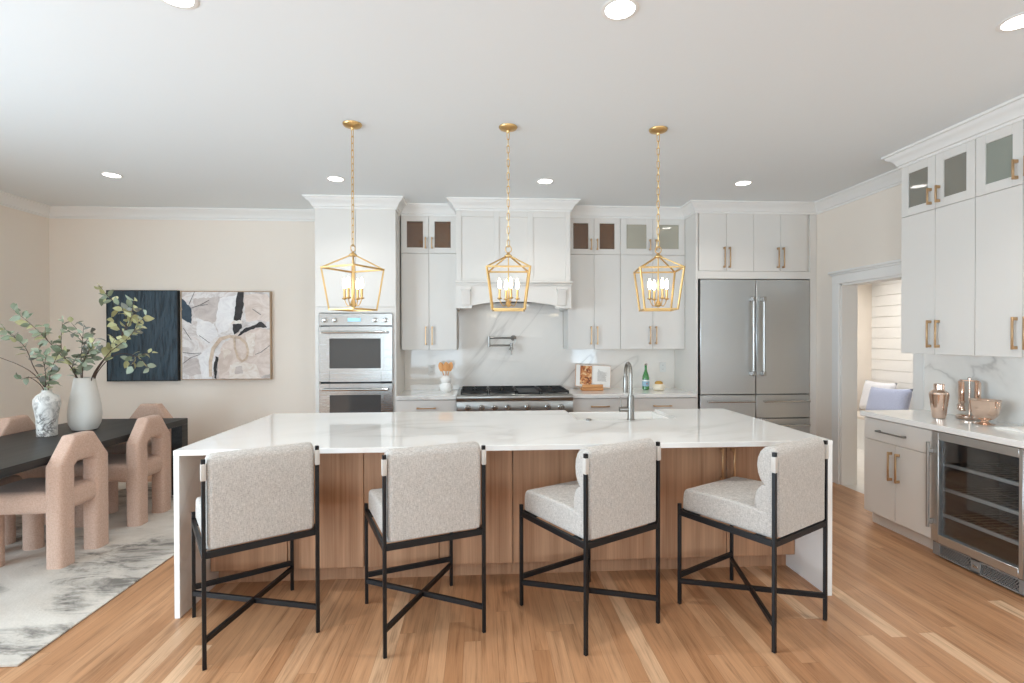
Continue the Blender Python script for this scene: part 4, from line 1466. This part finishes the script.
# strokes, in the picture's own 683-unit frame (left 5, right 628; top 40, bottom 642)
def A(px, py):
    return (ax0 + .01 + (px - 8) / 612 * (ax1 - ax0 - .02), az1 - .01 - (py - 44) / 592 * (az1 - az0 - .02))
layer = [0]
def stroke(mi, pts, ragged=5.0):
    m.mi = mi
    layer[0] += 1
    y = Y - .0004 * layer[0]
    rg = []
    for i, p in enumerate(pts):
        p, p2 = Vector(p), Vector(pts[(i + 1) % len(pts)])
        e = p2 - p
        k_ = max(1, int(e.length / 14)) if ragged else 1
        nrm = Vector((-e.y, e.x)).normalized()
        for k in range(k_):
            rg.append(tuple(p + e * (k / k_) + nrm * (rr.uniform(-ragged, ragged) if k else 0)))
    q = [A(min(620, max(8, px)), min(636, max(44, py))) for px, py in rg]
    m.prism(q, y, y + .0012, 'xz')
def arc_stroke(mi, pts, w):
    L, R_ = [], []
    for i, p in enumerate(pts):
        a = Vector(pts[max(0, i - 1)]); b = Vector(pts[min(len(pts) - 1, i + 1)])
        d = (b - a).normalized(); n = Vector((-d.y, d.x))
        ww = w if not isinstance(w, (list, tuple)) else w[i]
        L.append(tuple(Vector(p) + n * ww)); R_.append(tuple(Vector(p) - n * ww))
    for i in range(len(pts) - 1):
        layer[0] -= 0 if i == 0 else 1
        stroke(mi, [L[i], L[i + 1], R_[i + 1], R_[i]], 0)
stroke(1, [(440, 60), (600, 55), (620, 90), (620, 250), (540, 235), (450, 250)])
stroke(2, [(90, 90), (290, 75), (280, 180), (240, 245), (160, 260), (90, 190)])
stroke(1, [(380, 330), (540, 290), (620, 300), (620, 600), (540, 636), (260, 636), (250, 520), (290, 400)])
stroke(6, [(270, 90), (390, 60), (380, 230), (330, 300), (260, 330), (240, 260)])
stroke(6, [(110, 220), (230, 260), (260, 340), (180, 400), (110, 330)])
stroke(2, [(20, 480), (120, 500), (140, 600), (60, 620), (20, 590)])
stroke(6, [(120, 480), (220, 400), (240, 470), (215, 636), (150, 636)])
stroke(5, [(290, 420), (350, 450), (300, 500)])
stroke(5, [(450, 330), (520, 320), (500, 480), (470, 480)])
stroke(1, [(500, 470), (600, 440), (590, 520), (520, 560)])
stroke(5, [(400, 520), (520, 540), (560, 636), (330, 636), (340, 540)])
stroke(2, [(380, 555), (425, 550), (430, 600), (375, 605)])
stroke(4, [(8, 88), (75, 160), (75, 262), (8, 222)])
stroke(3, [(398, 44), (440, 44), (438, 140), (420, 240), (425, 290), (372, 335), (362, 285), (375, 200), (384, 120)])
stroke(3, [(440, 295), (530, 262), (545, 248), (575, 256), (602, 286), (560, 284), (520, 288), (440, 322), (385, 350)])
stroke(3, [(240, 480), (260, 488), (252, 540), (246, 636), (232, 630), (226, 560)])
stroke(5, [(345, 262), (372, 236), (425, 240), (430, 256), (370, 262)])
arc_stroke(7, [(205, 620), (205, 520), (225, 430), (275, 365), (340, 346), (410, 356), (455, 395), (468, 450), (455, 500), (425, 518), (395, 490), (375, 420), (372, 355)], [10, 12, 13, 13, 10, 9, 8, 8, 8, 8, 8, 7, 7])
for ln in ([(15, 455), (75, 462), (140, 460)], [(15, 530), (70, 490), (130, 470)], [(75, 155), (140, 132), (200, 100)], [(140, 136), (190, 130)], [(20, 290), (75, 372)], [(130, 340), (200, 390)], [(500, 160), (560, 200)], [(620, 410), (560, 455), (520, 470)], [(100, 40), (60, 130)]):
    arc_stroke(3, ln, 1.5)
m.build('canvas', [CANVAS, BLUSHP, GREYP, CHARP, SLATEP, CREAMP, WHITEP, TANP], r)

# ------------------------------------------------------------------ dining area
tag(MB().box(-4.70, -2.14, 2.50, 5.62, 0.0005, .012, .004).build('area_rug', RUG), 'pale abstract rug with charcoal streaks under the dining table', 'rug')
RT = .012
r = thing('dining_table', 'long black oak parsons dining table on the pale rug', 'table', (-3.345, 4.0, RT))
TX0, TX1, TY0, TY1 = -3.83, -2.862, 2.75, 5.21
MB().box(TX0, TX1, TY0, TY1, .685, .74, .002).build('tabletop', BLACKWOOD, r)
bpy.context.view_layer.update()
for lx in (TX0, TX1 - .10):
    for ly in (TY0, TY1 - .10):
        MB().box(lx, lx + .1, ly, ly + .1, RT, .685, .002).build('leg', BLACKWOOD, r)

def make_dchair():
    """faces local -X: back arch at x=+.05, seat to x=-.52"""
    r = thing('dining_chair', '', 'chair', (0, 0, 0), 0, 'blush boucle dining chairs around the black table')
    # back arch: two flat posts joined by a faceted bridge
    m = MB()
    half = [((-.225, 0), (-.092, 0)), ((-.225, .3), (-.092, .3)), ((-.225, .58), (-.092, .58)), ((-.223, .668), (-.092, .648)), ((-.085, .853), (-.070, .668))]
    pairs = half + [((-o[0], o[1]), (-i[0], i[1])) for o, i in half[::-1]]
    secs = []
    for o, i in pairs:
        o, i = Vector(o), Vector(i)
        c, hv = (o + i) / 2, (o - i) / 2
        ring = []
        for k in range(24):
            an = 2 * pi * k / 24
            ca, sa = cos(an), sin(an)
            ca, sa = math.copysign(abs(ca) ** .5, ca), math.copysign(abs(sa) ** .5, sa)
            p = c + hv * ca
            ring.append((.056 * sa, p.x, p.y))
        secs.append(ring)
    m.loft(secs)
    m.build('back_arch', BOUCLE, r, angle=34)
    m = MB()
    lp = round_loop([(-.222, .352), (.222, .352), (.222, .50), (-.222, .50)], .055, 5)
    soft_extrude(m, lp, -.53, .045, .05, 5)
    m.build('seat', BOUCLE, r, angle=70)
    for s in (-1, 1):
        m = MB()
        m.loft([[(-.43 + .06 * cos(2 * pi * k / 20), s * .155 + .055 * sin(2 * pi * k / 20), z) for k in range(20)] for z in (0, .36)])
        m.build('leg', BOUCLE, r)
    return r
dc = make_dchair()
DCH = [((-2.79, 3.742), 0, 'near blush boucle dining chair on the kitchen side of the table'),
       ((-2.785, 4.50), 0, 'blush boucle dining chair on the kitchen side, nearest the table end'),
       ((-3.93, 3.84), pi, 'blush boucle dining chair on the far side of the table, nearest the camera'),
       ((-3.93, 4.58), pi, 'blush boucle dining chair on the far side, behind the marble vase'),
       ((-3.30, 5.36), pi / 2, 'blush boucle dining chair at the far head of the table')]
for i, ((x, y), a, lab) in enumerate(DCH):
    if i == 0:
        dc.location = (x, y, RT); dc['label'] = lab
    else:
        dup(dc, (x, y, RT), a, lab)

# vases
VW = (-3.375, 4.60)
r = thing('tall_vase', 'tall white plaster vase with leafy branches on the black table', 'vase', (VW[0], VW[1], .74))
m = MB(); m.lathe([(.06, .74), (.088, .748), (.112, .80), (.119, .875), (.113, .95), (.098, 1.04), (.083, 1.12), (.073, 1.186), (.068, 1.188), (.068, 1.18), (.08, 1.08), (.10, .95), (.10, .8), (.001, .77)], (VW[0], VW[1], 0), 36); m.build('vase_body', PLASTER, r)
VM = (-3.475, 4.34)
r = thing('marble_vase', 'short white vase with black marbling on the black table', 'vase', (VM[0], VM[1], .74))
m = MB(); m.lathe([(.062, .74), (.066, .745), (.066, .80), (.069, .88), (.080, .95), (.088, 1.0), (.085, 1.035), (.068, 1.065), (.040, 1.085), (.032, 1.094), (.032, 1.108), (.026, 1.108), (.026, 1.09), (.07, 1.03), (.06, .9), (.05, .78), (.001, .77)], (VM[0], VM[1], 0), 36); m.build('vase_body', MARBLEV, r)

def bez(pts, n):
    """Catmull-Rom through the points"""
    P = [Vector(p) for p in pts]
    P = [P[0] * 2 - P[1]] + P + [P[-1] * 2 - P[-2]]
    out = []
    for i in range(1, len(P) - 2):
        for k in range(n):
            t = k / n
            a, b, c, d = P[i - 1], P[i], P[i + 1], P[i + 2]
            out.append(.5 * ((2 * b) + (c - a) * t + (2 * a - 5 * b + 4 * c - d) * t * t + (3 * b - a - 3 * c + d) * t ** 3))
    out.append(P[-2])
    return out
def leaf(m, base, d, size, rnd):
    d = d.normalized()
    side = d.cross(Vector((rnd.uniform(-1, 1), rnd.uniform(-1, 1), rnd.uniform(-.3, 1.2))))
    if side.length < .1: side = d.cross(Vector((0, 0, 1)))
    side.normalize()
    nn = side.cross(d)
    w = size * rnd.uniform(.26, .36)
    m.mi = rnd.choices((0, 1, 2, 3), (4, 4, 3, 2))[0] if not hasattr(m, 'pal') else rnd.choices((0, 1, 2, 3), m.pal)[0]
    sh = ((0, 0), (.12, .35), (.35, .95), (.6, .92), (.82, .55), (1, .0))
    th = .0006
    L, C, R_ = [], [], []
    for t, ww in sh:
        c = base + d * (size * t) - nn * (size * .22 * t * t)
        C.append(c)
        L.append(c + side * (w * ww) + nn * (w * ww * .25))
        R_.append(c - side * (w * ww) + nn * (w * ww * .25))
    V = [m.bm.verts.new(p) for p in C]
    VL = [V[0]] + [m.bm.verts.new(p) for p in L[1:-1]] + [V[-1]]
    VR = [V[0]] + [m.bm.verts.new(p) for p in R_[1:-1]] + [V[-1]]
    for i in range(len(sh) - 1):
        for S in (VL, VR):
            q = [V[i], V[i + 1]]
            for v in (S[i + 1], S[i]):
                if v not in q: q.append(v)
            if len(q) >= 3:
                f = m.bm.faces.new(q); f.material_index = m.mi
def branch(label, grp, pts, leaves, seed, size=.085, pal=(4, 4, 3, 2), start=.4, twigs=2):
    rnd = random.Random(seed)
    r = thing('leafy_branch', label, 'branch', pts[0], 0, grp)
    line = bez(pts, 8)
    m = MB()
    n = len(line)
    m.tube(line, .004, 6, radii=[.0048 - .0032 * i / (n - 1) for i in range(n)])
    tw = []
    for k in range(twigs):
        i = int(n * rnd.uniform(start, .85))
        p = line[i]; d = (line[min(n - 1, i + 1)] - line[i - 1]).normalized()
        e = d * .55 + Vector((rnd.uniform(-1, 1), rnd.uniform(-.6, .6), rnd.uniform(-.2, .9)))
        q = p + e.normalized() * rnd.uniform(.09, .2)
        t = bez([p, p.lerp(q, .5) + Vector((0, 0, .012)), q], 4)
        m.tube(t, .0022, 5, radii=[.0026, .0024, .0022, .002, .002, .0018, .0016, .0014, .0012][:len(t)])
        tw.append(t)
    m.build('stem', STEM, r)
    m = MB(); m.pal = pal
    def put(ln, i, k):
        p = ln[i]; d = (ln[min(len(ln) - 1, i + 1)] - ln[max(0, i - 1)]).normalized()
        out = Vector((rnd.uniform(-1, 1), rnd.uniform(-1, 1), rnd.uniform(-.8, .9)))
        out = (out - d * out.dot(d)).normalized()
        leaf(m, p, d * rnd.uniform(.25, .9) + out, size * rnd.uniform(.7, 1.12), rnd)
    for k in range(leaves):
        put(line, min(n - 1, int(n * (start + (1 - start) * (k + rnd.random() * .5) / leaves))), k)
    put(line, n - 1, 0)
    for t in tw:
        for k in range(4):
            put(t, min(len(t) - 1, 2 + int(k * (len(t) - 2) / 3.0)), k)
    m.build('foliage', [LEAF1, LEAF2, LEAF3, LEAF4], r, angle=180)
gW, gM = 'leafy branches in the tall white vase', 'leafy branches in the marble vase'
bx, by = VW
warm = (1, 2, 8, 1); cool = (5, 4, 1, 3)
def at_(dx, z, dy=0): return (bx + dx, by + dy, z)
B = [('tallest branch in the white vase, curling back left above the navy panel', [at_(.03, 1.02), at_(.08, 1.22), at_(.22, 1.42), at_(.34, 1.62), at_(.32, 1.76), at_(.20, 1.88), at_(.12, 1.98)], 8, 1, warm, .45),
     ('branch in the white vase rising to pale leaves across the navy panel', [at_(.04, 1.02), at_(.09, 1.22), at_(.26, 1.44, -.04), at_(.39, 1.62, -.05), at_(.45, 1.84, -.06)], 9, 2, warm, .4),
     ('branch in the white vase arching furthest right over the navy panel', [at_(.05, 1.02, -.01), at_(.09, 1.21, -.03), at_(.26, 1.40, -.08), at_(.42, 1.52, -.1), at_(.52, 1.63, -.12)], 12, 3, warm, .4),
     ('low branch in the white vase drooping right in front of the navy panel', [at_(.05, 1.03, .02), at_(.086, 1.22, .02), at_(.22, 1.38, .05), at_(.38, 1.36, .08), at_(.48, 1.26, .08)], 5, 4, warm, .65),
     ('upright branch in the white vase, left of the navy panel', [at_(-.02, 1.02), at_(-.03, 1.24), at_(.0, 1.42, -.03), at_(.04, 1.62, -.06)], 12, 5, cool, .3),
     ('short bushy branch in the white vase, over its rim', [at_(.0, 1.02, -.02), at_(.02, 1.24, -.05), at_(.08, 1.36, -.1), at_(.16, 1.46, -.13)], 12, 6, (3, 3, 3, 3), .3),
     ('branch in the white vase leaning left of upright', [at_(-.02, 1.02, -.02), at_(-.05, 1.22, -.04), at_(-.12, 1.42, -.08), at_(-.10, 1.66, -.1)], 10, 8, cool, .3),
     ('longest branch in the white vase, reaching far left over the wall', [at_(-.03, 1.03, .01), at_(-.07, 1.21, .0), at_(-.20, 1.42, -.03), at_(-.36, 1.62, -.06), at_(-.50, 1.76, -.08)], 12, 9, (5, 6, 1, 1), .38)]
for lab, pts, n, sd, pal, stt in B:
    branch(lab, gW, pts, int(n * 1.7), sd, .078, pal, stt, 3)
bx, by = VM
Bm = [('long bare-stemmed branch in the marble vase, leaving the frame left', [at_(-.005, .99), at_(-.012, 1.12), at_(-.12, 1.27, -.02), at_(-.34, 1.38, -.04), at_(-.58, 1.46, -.05)], 4, 21, cool, .75),
      ('branch in the marble vase rising left with grey-green leaves', [at_(-.01, .99, .01), at_(-.015, 1.12, .01), at_(-.10, 1.30, .0), at_(-.15, 1.46, -.02), at_(-.28, 1.58, -.03)], 11, 22, (5, 6, 1, 1), .55),
      ('branch in the marble vase rising right towards the white vase', [at_(.005, .99), at_(.012, 1.12), at_(.05, 1.26, -.02), at_(.12, 1.40, -.04)], 11, 23, cool, .3),
      ('thin upright branch in the marble vase', [at_(.0, .99, -.01), at_(.0, 1.12, -.01), at_(.02, 1.28, -.04), at_(.0, 1.44, -.07)], 9, 24, cool, .35),
      ('drooping sprig in the marble vase, left of its neck', [at_(-.012, 1.0, -.012), at_(-.018, 1.125, -.014), at_(-.09, 1.21, -.04), at_(-.14, 1.20, -.06)], 3, 25, cool, .75)]
for lab, pts, n, sd, pal, stt in Bm:
    branch(lab, gM, pts, int(n * 1.4), sd, .074, pal, stt, 1)
